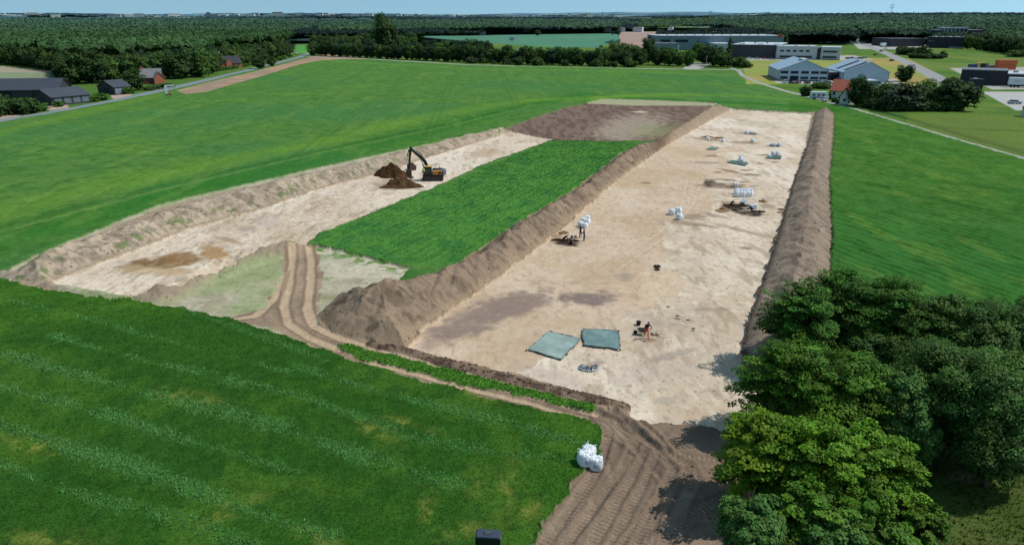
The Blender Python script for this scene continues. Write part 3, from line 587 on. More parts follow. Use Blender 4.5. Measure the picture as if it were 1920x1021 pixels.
# ================================================================== VEGETATION
T0=time.time()
def leafquads(P,Nn,S,rng,flat=.6,asp=1.0):
    n=len(P); N=Nn+rng.normal(0,flat,(n,3)); N/=np.linalg.norm(N,axis=1)[:,None]+1e-9
    R=rng.normal(0,1,(n,3)); T=np.cross(N,R); T/=np.linalg.norm(T,axis=1)[:,None]+1e-9; B=np.cross(N,T)
    s=S[:,None]; t=T*s*.5; b=B*s*.5*asp
    V=np.stack([P-t-b*.6,P+t*.6-b,P+t+b*.7,P-t*.5+b],1).reshape(-1,3)
    F=np.arange(4*n).reshape(n,4); return V,F
LEAFM=attrmat('leaves',.15,.8,.2,3.0,0,1,.75,.1,.22,.25)
LEAFN=attrmat('near_leaves',.12,.5,.22,4.0,0,1,.6,.15,.3,.3)
BARK=mat('bark',alb(88,74,60),.9,var=.3,scale=6,bump=.02,bscale=12)
def crown_mesh(name,rng,R,H,z0,col,lobes=26,leaves=48,lsize=.13,kind='round',layered=False,spread=1.0,m=None,core=True):
    """clumps of small leaf faces spread over an uneven crown volume"""
    Ps=[];Ns=[];Ss=[];Cs=[]
    for i in range(lobes):
        while True:
            v=rng.normal(0,1,3); v/=np.linalg.norm(v)
            if v[2]>(-.85 if H<2.5 else -.55): break
        rr=rng.uniform(.5,1.12)**.8
        if kind=='cone':
            hz=rng.uniform(0,1)**1.3; a=rng.uniform(0,2*math.pi); q=(1-hz)*R*rng.uniform(.55,1); c=np.array([q*math.cos(a),q*math.sin(a),z0+hz*H]); lr=R*(.18+.3*(1-hz)); v=np.array([math.cos(a),math.sin(a),.4])
        else:
            wob=1+.22*math.sin(3*math.atan2(v[1],v[0])+i*.0+R)
            c=np.array([v[0]*R*.74*rr*wob,v[1]*R*.74*rr*wob,z0+H*.5+v[2]*H*.40*rr]); lr=R*rng.uniform(.22,.42)*spread
        n=int(leaves*rng.uniform(.7,1.3)*(lr/(R*.3))**1.3); w=rng.normal(0,1,(n,3)); w/=np.linalg.norm(w,axis=1)[:,None]
        rad=lr*rng.uniform(.35,1.0,n)**.5
        if layered:
            dirx=v.copy(); dirx[2]=0; L=np.linalg.norm(dirx)+1e-6; dirx/=L
            P=w*rad[:,None]*np.array([.85,.85,.30]); P=P+(P@v)[:,None]*v[None]*.9+v*rng.uniform(0,.25*lr,n)[:,None]
            P[:,2]-=np.abs(P@dirx)*.0+np.clip(P@dirx,-9,9)*.18
            P=P+c; N=np.tile(np.array([dirx[0]*.35,dirx[1]*.35,1.0]),(n,1))
        else:
            w[:,2]=np.where(rng.rand(n)<.6,np.abs(w[:,2]),w[:,2]); P=c+w*rad[:,None]*np.array([1,1,.85]); N=w*.8+v*.3+np.array([0,0,.35])
        Ps.append(P);Ns.append(N);Ss.append(rng.uniform(.6,1.35,n)*lsize)
        tone=rng.uniform(.6,1.5) if layered else rng.uniform(.72,1.3); hue=rng.uniform(-.12,.12); cc=np.array(col)*tone*np.array([1+hue,1,1-hue])
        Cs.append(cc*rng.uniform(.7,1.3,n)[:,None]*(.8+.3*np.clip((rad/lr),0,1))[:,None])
    P=np.concatenate(Ps);N=np.concatenate(Ns);S=np.concatenate(Ss);Cc=np.repeat(np.concatenate(Cs),4,0)
    V,F=leafquads(P,N,S,rng,.45)
    if core:
        nb=10; mbv=[];mbf=[]
        for j in range(nb+1):
            ph=math.pi*j/nb-math.pi/2
            for i in range(16):
                t=2*math.pi*i/16; k=(.62 if not layered else .4)*(1+.18*math.sin(3*t+R)+rng.uniform(-.12,.12))
                if kind=='cone': hh=j/nb; mbv.append((R*.45*(1-hh)*math.cos(t),R*.45*(1-hh)*math.sin(t),z0+hh*H*.9))
                else: mbv.append((R*k*math.cos(ph)*math.cos(t),R*k*math.cos(ph)*math.sin(t),z0+H*.42+H*.42*k*math.sin(ph)))
        for j in range(nb):
            for i in range(16): mbf.append((j*16+i,j*16+(i+1)%16,(j+1)*16+(i+1)%16,(j+1)*16+i))
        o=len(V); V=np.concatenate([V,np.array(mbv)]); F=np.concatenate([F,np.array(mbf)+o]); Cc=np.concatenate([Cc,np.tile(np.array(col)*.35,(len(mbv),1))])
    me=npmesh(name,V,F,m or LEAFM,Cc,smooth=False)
    return me
def trunk_mesh(rng,h,r,reach,nb=7,top=None):
    b=MB(); top=top or h*1.0; p=Vector((0,0,-.3)); pts=[p]
    for i in range(1,6): pts.append(Vector((rng.uniform(-.03,.03)*h,rng.uniform(-.03,.03)*h,h*i/5)))
    b.path(pts,[r*(1-.15*i) for i in range(6)],8)
    for k in range(nb):
        a=2*math.pi*k/nb+rng.uniform(-.3,.3); s=pts[rng.randint(2,5)]; e=Vector((math.cos(a)*reach*rng.uniform(.6,.95),math.sin(a)*reach*rng.uniform(.6,.95),s.z+(top-s.z)*rng.uniform(.4,.95)+.3))
        mid=(s+e)/2+Vector((0,0,.12*reach)); b.path([s,mid,e],[r*.45,r*.28,r*.1],6)
        for q in range(3):
            e2=mid.lerp(e,.3+.3*q)+Vector((rng.uniform(-.3,.3),rng.uniform(-.3,.3),rng.uniform(.1,.35)))*reach; b.path([mid.lerp(e,.2*q),e2],[r*.2,r*.06],5)
    return b
def make_tree(name,label,cat,loc,rng,R,H,z0,col,group=None,trunk_r=.18,nb=6,rz=0,**kw):
    t=thing(name,label,cat,loc,rz,group)
    c=crown_mesh('crown',rng,R,H,z0,col,**kw); c.parent=t
    trunk_mesh(rng,z0+H*.45,trunk_r,R*.75,nb,z0+H*.8).build('trunk',BARK,t)
    return t
# ---- prototypes for distant trees, unit sized: crown radius 1, total height 2.4 (scaled per tree)
PAL={'dark':alb(58,82,42),'mid':alb(72,100,48),'fresh':alb(78,112,46),'grey':alb(70,84,60),'blue':alb(46,70,50),'lime':alb(118,144,54)}
FARPROTO={}
def farproto(key):
    if key in FARPROTO: return FARPROTO[key]
    shape,tone,k=key; rng=np.random.RandomState(abs(hash((shape,tone,k)))%1000 if False else sum(map(ord,shape+tone))*7+k)
    if shape=='conifer': c=crown_mesh('crown',rng,.8,2.6,.15,PAL[tone],lobes=46,leaves=26,lsize=.16,kind='cone')
    elif shape=='bush': c=crown_mesh('crown',rng,1,1.3,-.1,PAL[tone],lobes=26,leaves=44,lsize=.12)
    else: c=crown_mesh('crown',rng,1,2.3,.02,PAL[tone],lobes=50,leaves=52,lsize=.105)
    me=c.data; bpy.data.objects.remove(c)
    tb=trunk_mesh(rng,1.1,.05,.6,4,1.9); to=tb.build('trunk',BARK); tm=to.data; bpy.data.objects.remove(to)
    FARPROTO[key]=(me,tm); return FARPROTO[key]
NT=[0]
def far_tree(u,v,h,w=None,shape='round',tone='dark',label='',cat='tree',group=None,name=None,d=None):
    """tree whose foot shows at (u,v); h, w metres"""
    x,y,z=gp(u,v) 
    z=ground_z(x,y); NT[0]+=1; k=random.randrange(3)
    me,tm=farproto((shape,tone,k)); H0={'conifer':2.75,'bush':1.2,'round':2.35}[shape]
    w=w or h*.75
    if shape=='round': h*=1.13; w*=1.06
    t=thing(name or {'conifer':'conifer_tree','bush':'bush','round':'tree'}[shape],label,cat,(x,y,z-.1*h if shape!='conifer' else z-.1),random.uniform(0,6.28),group,scale=(w/2,w/2,h/H0))
    o=link(bpy.data.objects.new('crown',me),t)
    if shape!='bush': link(bpy.data.objects.new('trunk',tm),t)
    return t
def ppm(u,v): x,y,z=gp(u,v); return FPX/depth(x,y)
# ---- near trees on the right
rng=np.random.RandomState(11)
NEARC={'dk':alb(72,112,38),'md':alb(84,122,36),'br':alb(96,134,34),'yl':alb(108,140,36),'bl':alb(84,120,54),'dd':alb(72,104,42)}
NEAR=[(1528,520,8.5,3.6,'dk','leftmost of the dark trees at the top of the near tree belt, its twigs showing'),
(1598,500,9,3.8,'dk','dark green tree topping the belt, second from its left end'),
(1695,512,9,4.0,'dk','dark broadleaf tree at the belt top against the right-hand crop rows'),
(1795,545,8,3.4,'dd','dark rounded tree behind the belt, in front of the crop rows'),
(1880,562,8,3.8,'dd','dark tree on the belt skyline near the right edge of the photo'),
(1975,560,8,4.5,'dd','dark tree cut by the right edge at the belt top'),
(1500,632,8.2,3.7,'md','mid green layered tree leaning over the pale dig corner and shading it'),
(1602,655,8,3.8,'md','mid green layered tree in the middle of the belt'),
(1712,690,7,2.9,'bl','blue-green narrow tree right of the layered trees'),
(1800,640,8.5,4.0,'dd','very dark tree in the shaded heart of the belt'),
(1905,660,9,4.6,'bl','blue-green dark tree over the shaded clearing'),
(1452,775,7.2,3.1,'yl','bright yellow-green tree nearest the muddy track'),
(1550,790,7.4,3.2,'br','bright green tree right of the yellow-green one'),
(1655,800,7.2,3.0,'br','bright green tree beside the shaded clearing'),
(1432,935,5.2,2.2,'bl','leafy blue-green small tree at the bottom edge by the mud'),
(1540,910,5.6,2.6,'md','mid green low tree at the bottom of the belt'),
(1655,930,5.2,2.3,'md','low green tree at the bottom left of the grassy clearing'),
(1595,980,4.6,2.2,'bl','blue-green low tree cut by the bottom edge'),

(1640,600,5.5,3.4,'dd','low dark tree filling the belt below the top trees'),(1735,620,5.5,3.4,'dd','dark low tree between the top of the belt and the narrow blue-green tree'),(1560,580,4.6,2.6,'dd','dark undergrowth tree under the second top tree'),(1480,720,4.2,2.2,'dk','small dark tree between the layered and the yellow-green trees'),(1590,735,4.6,2.8,'dk','dark small tree above the bright green trees'),(1835,720,6,3.0,'dd','very dark low tree at the back of the clearing'),(1720,770,4.6,2.2,'bl','blue-green low tree at the left of the clearing'),(1745,950,3.6,1.8,'md','low round bushy tree at the left edge of the clearing'),(1905,770,6,3.2,'dd','dark low tree right at the back of the clearing')]
for i,(u,v,h,R,ck,lab) in enumerate(NEAR):
    x,y,_=gp(u,v,h); y+=R*.25; lay=ck in('yl','br','md','dk')
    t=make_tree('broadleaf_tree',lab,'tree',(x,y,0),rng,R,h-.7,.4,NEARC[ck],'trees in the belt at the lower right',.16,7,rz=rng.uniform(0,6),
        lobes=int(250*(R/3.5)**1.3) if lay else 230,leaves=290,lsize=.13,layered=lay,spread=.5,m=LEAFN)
# ---- grass blades on the near crop field, strip and clearing
def scatter(mask,dens,hmin,hmax,wd,colfn,rng,maxd,name,label,cat,blades=3,lean=.5,groupk=None):
    ids=np.nonzero(mask&(D<maxd)&(D>24)&(np.abs(U0-960)<1080)&(V0<1120))[0]
    cell=((az[1]-az[0])*D[ids])*np.gradient(dl)[ids//NC]; p=dens(ids)*cell
    n=rng.poisson(np.clip(p,0,50)); I=np.repeat(ids,n); k=len(I)
    cs=np.sqrt(np.repeat(cell,n)); bx=X[I]+rng.uniform(-.6,.6,k)*cs; by=Y[I]+rng.uniform(-.6,.6,k)*cs; bz=ZZ[I]-.04
    B=blades; bx=np.repeat(bx,B);by=np.repeat(by,B);bz=np.repeat(bz,B);II=np.repeat(I,B); kk=len(bx)
    a=rng.uniform(0,2*np.pi,kk); h=rng.uniform(hmin,hmax,kk)*(1+(D[II]/90.)*.3); ln=h*lean*rng.uniform(.2,1,kk); w_=wd*rng.uniform(.6,1.4,kk)*(1+D[II]/60.)
    ox=rng.uniform(-.07,.07,kk); oy=rng.uniform(-.07,.07,kk); bx=bx+ox; by=by+oy
    pa=a+np.pi/2; p0=np.stack([bx-np.cos(pa)*w_/2,by-np.sin(pa)*w_/2,bz],1); p1=np.stack([bx+np.cos(pa)*w_/2,by+np.sin(pa)*w_/2,bz],1)
    p2=np.stack([bx+np.cos(a)*ln,by+np.sin(a)*ln,bz+h],1)
    V=np.stack([p0,p1,p2],1).reshape(-1,3); F=np.arange(3*kk).reshape(-1,3)
    col=colfn(II,rng)*rng.uniform(.7,1.3,kk)[:,None]; col=np.repeat(col,3,0)
    col[0::3]*=.75; col[1::3]*=.75
    o=npmesh(name,V,F,GRASSM,col,smooth=False); tag(o,label,cat,kind='stuff'); print(name,kk); return o
GRASSM=attrmat('blades',.1,.8,.1,6,0,1,.8,.05,.2,.75)
mfg=isz('foreground_crop_field')
scatter(mfg,lambda i:np.clip(60*(45./D[i])**1.6,3,80)*(.4+.9*f1[i]),.05,.13,.03,lambda I,r:C[I]*np.array([1.12,1.12,1.05]),rng,125,'crop_grass','short green cereal crop covering the field in the foreground','crop',3,.7)
mw=mfg&(STR>.12)
scatter(mw,lambda i:np.clip(46*(50./D[i])**1.3,3,44)*STR[i],.08,.2,.055,lambda I,r:np.tile(alb(96,150,84),(len(I),1)),rng,110,'weed_rows','taller pale leafy weeds in long rows across the foreground crop','weeds',3,1.1)
scatter(isz('grass_strip'),lambda i:np.full(len(i),80.),.08,.2,.04,lambda I,r:np.tile(alb(92,150,56),(len(I),1))*(.75+.5*f1[I])[:,None],rng,90,'tall_grass','tall green grass left standing between the two wheel tracks','grass',3,.5)
mi=isz('inner_crop_field'); scatter(mi,lambda i:14*(.3+rowI[i]),.05,.11,.08,lambda I,r:C[I]*1.3,rng,170,'crop_grass','dense green crop on the island patch between the two digs','crop',3,.6)
scatter(isz('shaded_grass')&(U0>1700),lambda i:np.full(len(i),14.),.08,.3,.05,lambda I,r:np.tile(alb(84,108,40),(len(I),1)),rng,60,'clearing_grass','rough olive grass in the small clearing among the near trees','grass',3,.8)
mwd=(isz('left_spoil_bank')&(BD<2.8)&(fbm(X/1.3,Y/1.3,153,3)>.56))|(isz('middle_spoil_bank')&(BD<1.2)&(fbm(X/1.3,Y/1.3,154,3)>.57))|(isz('stripped_ground')&(D<110)&(fbm(X/.9,Y/.9,155,3)>.66))
scatter(mwd,lambda i:np.full(len(i),2.),.05,.13,.07,lambda I,r:np.tile(alb(118,144,76),(len(I),1)),rng,160,'weeds','scattered green weeds sprouting on the spoil and stripped ground','weeds',4,1.0)
# clods on the dig floor
def clods(mask,dens,s0,s1,name,label,rng,maxd,col):
    ids=np.nonzero(mask&(D<maxd)&(D>24)&(np.abs(U0-960)<1000))[0]; cell=((az[1]-az[0])*D[ids])*np.gradient(dl)[ids//NC]
    n=rng.poisson(dens(ids)*cell); I=np.repeat(ids,n); k=len(I)
    base=np.array([(1,0,0),(0,1,0),(-1,0,0),(0,-1,0),(0,0,1),(0,0,-.6)]); fc=np.array([(0,1,4),(1,2,4),(2,3,4),(3,0,4),(1,0,5),(2,1,5),(3,2,5),(0,3,5)])
    s=(rng.uniform(s0,s1,k)**1.0*(1+D[I]/120.))[:,None,None]; V=base[None]*s*rng.uniform(.5,1.4,(k,6,1)); a=rng.uniform(0,6.28,k); ca,sa=np.cos(a)[:,None],np.sin(a)[:,None]
    V=np.stack([V[:,:,0]*ca-V[:,:,1]*sa,V[:,:,0]*sa+V[:,:,1]*ca,V[:,:,2]*.7],-1)+np.stack([X[I]+rng.uniform(-.04,.04,k),Y[I]+rng.uniform(-.04,.04,k),ZZ[I]],-1)[:,None,:]
    F=(fc[None]+(np.arange(k)*6)[:,None,None]).reshape(-1,3); cc=np.repeat(col*rng.uniform(.6,1.3,(k,1)),6,0)
    o=npmesh(name,V.reshape(-1,3),F,M_SOIL,cc,smooth=False); tag(o,label,'soil clods',kind='stuff'); print(name,k)
clods(isz('dirt_ridge')|(isz('mud_ground')&(fbm(X/1.2,Y/1.2,170,3)>.72)),lambda i:np.where(Z[i]==ZI['dirt_ridge'],7.,2.),.03,.13,'soil_clods','dark loose clods along the dug edge and in the churned mud',rng,95,alb(92,76,64))
clods(isz('excavated_ground'),lambda i:.3*(fbm(X[i]/4,Y[i]/4,171,3)>.55)+.05,.02,.07,'soil_clods','small dark clods and stones littering the pale dig floor',rng,120,alb(150,128,104))
clods(BZ>0,lambda i:.7*(fbm(X[i]/1.5,Y[i]/1.5,172,3)>.5)+.1,.04,.13,'soil_clods','loose lumps of soil lying on the spoil banks',rng,110,alb(150,130,110))
# ---- canopy of the woods
wxx,wii=worley(X/420.,Y/420.,160)
hw=isz('hills')&((wii*6.99).astype(int)!=3)&((wii*6.99).astype(int)!=6)&(D<7500)&~mh&(fbm(X/130.,Y/130.,210,3)>.40)
mf=(isz('forest_floor')&(D<5000))|hw
fi=np.nonzero(mf)[0]
w1,wi=worley(X[fi]/8.5,Y[fi]/8.5,200); w2,wj=worley(X[fi]/3.2,Y[fi]/3.2,201)
hh=np.zeros(X.size,np.float32); hh[fi]=9.0+3.2*wi+3.2*(1-np.clip(w1*1.35,0,1)**2)+1.0*(1-w2)+(fbm(X[fi]/.9,Y[fi]/.9,202,3)-.5)*1.8+4*(fbm(X[fi]/90,Y[fi]/90,203,2)-.5)
cc=np.zeros((X.size,3)); base=alb(56,82,44); tone_=.75+.7*fbm(X[fi]/60,Y[fi]/60,204,3)+.35*(fbm(X[fi]/220,Y[fi]/220,205,2)-.5)
cc[fi]=base*tone_[:,None]*(.58+.5*wi[:,None]+.35*(1-np.clip(w1*1.3,0,1))[:,None])*np.stack([1+.25*(wj-.5),np.ones(len(fi)),1+.3*(wi-.5)],-1)  # darker in the gaps between crowns, shade put into the colour
cc[hw]=C[hw]*(.6+.6*np.zeros((hw.sum(),1)))
hh[hw]*=.85
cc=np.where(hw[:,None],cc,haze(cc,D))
# faces all inside the mask
Fm=F[mf[F].all(1)]; u_,inv=np.unique(Fm,return_inverse=True)
Vc=V3[u_].copy(); Vc[:,2]=ZF[u_]+hh[u_]
o=npmesh('woodland',Vc,inv.reshape(-1,4),LEAFM,cc[u_]); tag(o,'wide dark green woodland canopy stretching behind the farm and the industrial area','woodland',kind='stuff')
# leaf clumps over it so that it is not a smooth sheet
cand=fi[(D[fi]<3200)&(np.abs(U0[fi]-960)<1100)]; area=((az[1]-az[0])*D[cand])*np.gradient(dl)[cand//NC]
n=rng.poisson(area*np.clip(.55*(520/D[cand])**2.0,.004,.6)); I=np.repeat(cand,n); k=len(I); print('canopy quads',k)
P=np.stack([X[I]+rng.uniform(-.5,.5,k),Y[I]+rng.uniform(-.5,.5,k),ZF[I]+hh[I]+rng.uniform(-.6,.9,k)],1)
Vq,Fq=leafquads(P,np.tile([0,-.3,.8],(k,1)),rng.uniform(.7,1.7,k)*(.5+D[I]/800.),rng,.7)
o=npmesh('woodland_leaves',Vq,Fq,LEAFM,np.repeat(cc[I]*rng.uniform(.7,1.45,(k,1)),4,0),smooth=False); tag(o,'loose sprays of leaves on top of the wide woodland canopy','foliage',kind='stuff')
# ---- trees along the wood fronts, hedgerow, farms
random.seed(5)
def along(pts,step,jit=3):
    out=[];acc=0
    for i in range(len(pts)-1):
        (a,b),(c,d)=pts[i],pts[i+1]; L=math.hypot(c-a,d-b); n=max(1,int(L/step))
        for k in range(n): t=(k+random.uniform(-.2,.2))/n; out.append((a+(c-a)*t,b+(d-b)*t))
    return out
for (u,v) in along([(-60,119),(0,119),(60,126),(112,134)],13)+along([(112,134),(135,148)],12)+along([(220,142),(300,134),(400,123),(480,112),(520,106),(551,99)],14):
    far_tree(u,v,random.uniform(11,14.5),random.uniform(9,12),tone=random.choice(['dark','dark','mid','blue']),label='broadleaf tree along the dark front edge of the left woodland',group='trees along the front of the left woodland')
for (u,v) in along([(135,146),(240,138),(330,128),(420,117),(540,98)],13):
    far_tree(u,v,random.uniform(13,16),random.uniform(10,13),tone=random.choice(['dark','mid','dark','fresh']),label='tall tree in the second row of the left woodland',group='second row trees of the left woodland')
# hedgerow behind the field
HB=[(588,106),(700,111),(860,118),(1000,123),(1130,126)]
for (u,v) in along(HB,12): far_tree(u,v-2,random.uniform(9.5,12.5),random.uniform(8,11),tone=random.choice(['dark','dark','blue','mid']),label='dense dark tree in the hedgerow closing the big field',group='trees in the hedgerow behind the big field')
for (u,v) in along([(600,103),(780,107),(930,110)],14): far_tree(u,v-3,random.uniform(11,14),random.uniform(9,12),tone=random.choice(['dark','mid','blue']),label='tree in the back rows of the hedgerow wood',group='trees in the back rows of the hedgerow')
for (u,v) in along([(600,97),(700,99),(790,97)],14): far_tree(u,v-4,random.uniform(11,14),random.uniform(10,12),tone=random.choice(['dark','mid']),label='tree in the small wood around the very tall tree',group='trees of the small wood left of centre')
for u,t in ((820,'lime'),(838,'lime'),(856,'lime')): far_tree(u,98,7,9,tone='lime',label='light lime-green young tree behind the hedgerow',group='lime green trees behind the hedgerow')
for u in (795,806,816,826,836,846,858,868): far_tree(u,93,9,6,'conifer','dark','short dark conifer in the row behind the lime-green trees',group='conifer row behind the hedgerow')
far_tree(722,104,33,21,tone='dark',label='very tall dark tree rising above the horizon left of centre',name='tall_tree')
far_tree(893,100,12,8,tone='mid',label='pointed mid green tree standing above the hedgerow')
for u,v,h,w,lab in ((839,115,2.8,4,'smallest shrub at the left end of the bushes before the hedgerow'),(884,119,5,9,'broad rounded bush in front of the hedgerow, left one of the large ones'),(909,119,4,6,'bush just right of the left large bush'),(925,120,2.6,4,'low shrub between two big bushes at the hedgerow'),(950,121,5.5,8,'left half of the twin bushes at the hedgerow'),(972,122,5.5,9,'right half of the twin bushes at the hedgerow'),(1008,123,5.2,10,'wide bush right of the twin bushes'),(1057,124,5,6,'narrow bush before the middle of the hedgerow'),(1116,125,5.2,8,'bush near the right end of the hedgerow row'),(1137,125,4.6,6,'bush beside the right end bush'),(1152,126,4,5,'small bush between the last two bushes'),(1182,126,5.5,9,'last rounded bush at the right before the tall trees')):
    far_tree(u,v,h,w,'bush',random.choice(['mid','dark','grey']),lab,'bush','bushes in front of the hedgerow')
for i,(u,v,h,w,t) in enumerate(((1132,121,13,12,'mid'),(1150,118,13,11,'dark'),(1165,116,13,12,'fresh'),(1188,117,13,12,'mid'),(1215,118,18,11,'dark'),(1200,122,10,12,'dark'),(1232,122,12,12,'dark'),(1255,123,11,11,'fresh'),(1272,124,11,11,'mid'),(1290,124,10,9,'fresh'),(1170,124,10,12,'dark'),(1145,123,9,10,'dark'),(1308,113,12,14,'fresh'),(1322,120,12,13,'dark'),(1338,124,13,13,'dark'),(1352,126,11,10,'mid'),(1312,108,11,12,'mid'))):
    far_tree(u,v,h,w,tone=t,label='leafy tree in the clump before the long grey hall',group='trees in front of the grey hall')
far_tree(1364,126,17,9,'conifer','dark','dark pointed conifer beside the dark warehouse wall')
far_tree(1385,126,7,12,'bush','mid','large mid green bush at the foot of the conifer','bush'); far_tree(1398,127,5,9,'bush','mid','smaller bush right of the conifer by the yellow meadow','bush')
far_tree(1008,68,9,12,tone='dark',label='lone round dark tree in the far blue-green field')
for (u,v) in along([(395,133),(480,121),(552,103)],11): far_tree(u,v-3,random.uniform(10,13.5),random.uniform(10,13),tone=random.choice(['dark','mid','dark']),label='tree crowding the roadside behind the dark roofed house',group='trees behind the dark roofed house')
for (u,v) in along([(120,150),(250,150),(330,146)],16): far_tree(u,v,random.uniform(11,13.5),random.uniform(11,14),tone=random.choice(['dark','mid','dark']),label='dark tree between the farm buildings and the woodland',group='trees behind the farm')
for (u,v) in along([(590,88),(660,86),(740,84),(800,80)],13): far_tree(u,v,random.uniform(11,14),12,tone=random.choice(['dark','mid']),label='tree at the dark wood edge beyond the small green field',group='trees beyond the small green field')
# farm trees left
for u,v,h,w,t,lab in ((140,157,14,15,'dark','large dark tree behind the corner of the black barn'),(175,156,15,17,'dark','tallest round tree between the barn and the shed'),(200,153,13,13,'mid','tree behind the small black shed'),(226,150,12,12,'dark','tree left of the grey roofed brick house'),(253,170,9,9,'dark','round dark tree between the shed and the brick house'),(340,147,14.5,15,'dark','left crown of the big pair right of the brick house'),(372,144,14.5,16,'mid','right crown of the big pair right of the brick house'),(395,138,12,10,'mid','mid green tree just left of the dark roofed house'),(487,129,7,8,'dark','small dark roadside tree, left of two'),(510,124,6.5,6,'dark','small rounded roadside tree, right of two'),(288,128,13,13,'dark','tree straight behind the grey roofed brick house'),(236,168,6,6,'fresh','small light green tree beside the black shed'),(468,118,13,12,'dark','tree behind the roadside pair')):
    far_tree(u,v,h,w,tone=t,label=lab)
for u,v,h,w,t,lab in ((20,214,6.5,10,'dark','big dark bush at the left edge in front of the barn'),(52,213,6.2,9,'dark','dark bush next to the left edge one'),(-20,220,6,10,'dark','dark bush cut by the left edge of the photo'),(76,208,3,6,'fresh','low light green bush by the barn drive'),(111,200,2.6,4,'fresh','small round bush at the corner of the black barn'),(170,190,2.6,8,'fresh','light green hedge bush left of the shed drive'),(190,187,2.4,7,'fresh','light green hedge bush beside the shed'),(240,176,3,7,'fresh','light bush under the round dark tree'),(285,168,2,9,'mid','low bush by the road before the brick house'),(310,163,2,9,'mid','low bush by the road right of the brick house')):
    far_tree(u,v,h,w,'bush',t,lab,'bush')
for (u,v) in along([(408,134),(478,122)],7): far_tree(u,v,2.3,4.5,'bush','fresh','clipped green hedge section before the dark roofed house','hedge','hedge before the dark roofed house')
for (u,v) in along([(505,120),(552,104)],9): far_tree(u,v,3.2,5,'bush','mid','roadside bush at the far end of the left road','bush','bushes along the far end of the left road')
# right side
for u,v,h,w,t,lab in ((1606,199,11,8,'dark','narrow dark tree before the right half of the red roofed house'),(1625,201,8,7,'dark','dark tree touching the right end of the red roof'),(1695,153,8,9,'dark','single round tree between the gabled hall and the access road'),(1655,200,8,10,'mid','mid green tree at the left end of the big clump'),(1690,206,9.5,15,'grey','grey-green feathery tree in the middle of the big clump'),(1735,196,9,11,'fresh','fresh green tree at the back of the big clump'),(1782,206,10.5,15,'dark','big dark tree at the right end of the clump beside the black box tower'),(1750,206,7,9,'dark','dark lower tree between the grey-green and the big one'),(1720,205,6,8,'dark','small dark tree under the grey-green one')):
    far_tree(u,v,h,w,tone=t,label=lab)
for u,v,h,w,t,lab in ((1510,180,4,5.5,'dark','dark bush at the left end of the white motorhome'),(1535,166,3,8,'mid','green bush behind the white motorhome'),(1548,166,3,6,'mid','green bush next to the red roofed house'),(1563,192,2,2.5,'dark','small shrub left in the garden of the red roofed house'),(1572,194,2,2.5,'dark','small shrub right in the garden of the red roofed house'),(1555,187,3.4,1.6,'dark','slim dark cypress-like shrub at the house corner')):
    far_tree(u,v,h,w,'bush',t,lab,'bush')
for u in range(1636,1800,14): far_tree(u,208-(u<1660)*4,random.uniform(3,4.5),random.uniform(5,7),'bush','dark','low dark bush along the foot of the big clump','bush','bushes at the foot of the big clump')
for u,v,h,w in ((1690,102,7,14),(1703,103,8,15),(1718,104,8,14),(1733,105,8,15),(1712,109,4.5,12),(1728,110,4.5,12),(1745,110,4.5,12),(1758,110,4,10),(1768,108,5,8)): far_tree(u,v,h,w,'bush','dark','dark bush in the oval thicket on the bright meadow','bush','bushes of the thicket on the meadow')
for (u,v) in along([(1470,84),(1560,81),(1700,76),(1760,76)],14): far_tree(u,v,random.uniform(10,13),12,tone=random.choice(['dark','blue']),label='tree along the front of the right woodland',group='trees along the front of the right woodland')
for (u,v) in along([(1815,92),(1850,96),(1930,106)],12): far_tree(u,v,random.uniform(11,15),12,tone=random.choice(['dark','mid']),label='tree at the wood corner by the right edge',group='trees at the right wood corner')
far_tree(1905,107,6,18,'bush','mid','wide low bush at the right edge of the meadow','bush')
print('VEG',NT[0],time.time()-T0)
# ================================================================== BUILDINGS
GLASS=mat('window_glass',alb(34,46,62),.12,spec=.6,var=.1); STEELV=mat('vent_metal',alb(160,164,168),.5); WHITE=mat('white_sheet',alb(214,222,228),.5,var=.05,scale=.5); PALEB=mat('pale_blue_cladding',alb(176,196,212),.5,var=.05,scale=.4,wave=('X',1.2,.06))
GREYB=mat('grey_blue_cladding',alb(120,134,148),.5,var=.07,scale=.3,wave=('X',.8,.12)); DARKB=mat('dark_cladding',alb(74,72,80),.6,var=.1,scale=.3,wave=('X',.9,.15)); BLACKB=mat('black_cladding',alb(46,48,58),.6,var=.12,scale=.3,wave=('X',1.0,.2))
TRIM=mat('dark_trim',alb(58,62,70),.6); ROOFG=mat('light_grey_roof',alb(190,198,204),.6,var=.06,scale=.2); ROOFB=mat('pale_metal_roof',alb(156,178,196),.45,var=.06,scale=.4,wave=('X',1.0,.08))
ROOFD=mat('dark_seam_roof',alb(74,78,88),.5,var=.08,scale=.4,wave=('X',.55,.35)); TILE=mat('red_tile',alb(176,98,78),.8,var=.2,scale=2,bump=.03,wave=('Z',3,.2)); BRICK=mat('brick',alb(176,104,78),.85,var=.15,scale=3,bump=.01)
SLATE=mat('fibre_roof',alb(120,120,122),.8,var=.15,scale=.8,wave=('X',.9,.12)); TIMBER=mat('sunlit_timber',alb(112,122,132),.8,var=.12,scale=1,wave=('X',2.0,.2)); DKTIMBER=mat('dark_timber',alb(62,60,66),.8,var=.12,scale=1,wave=('X',2.0,.2)); DOORB=mat('dark_door_and_gateway',alb(24,26,32),.6); RENDER=mat('white_render',alb(214,214,206),.8,var=.05)
def frame(A,B):
    a=Vector(gp(*A)); b=Vector(gp(*B)); d=b-a; return a,math.atan2(d.y,d.x),d.length
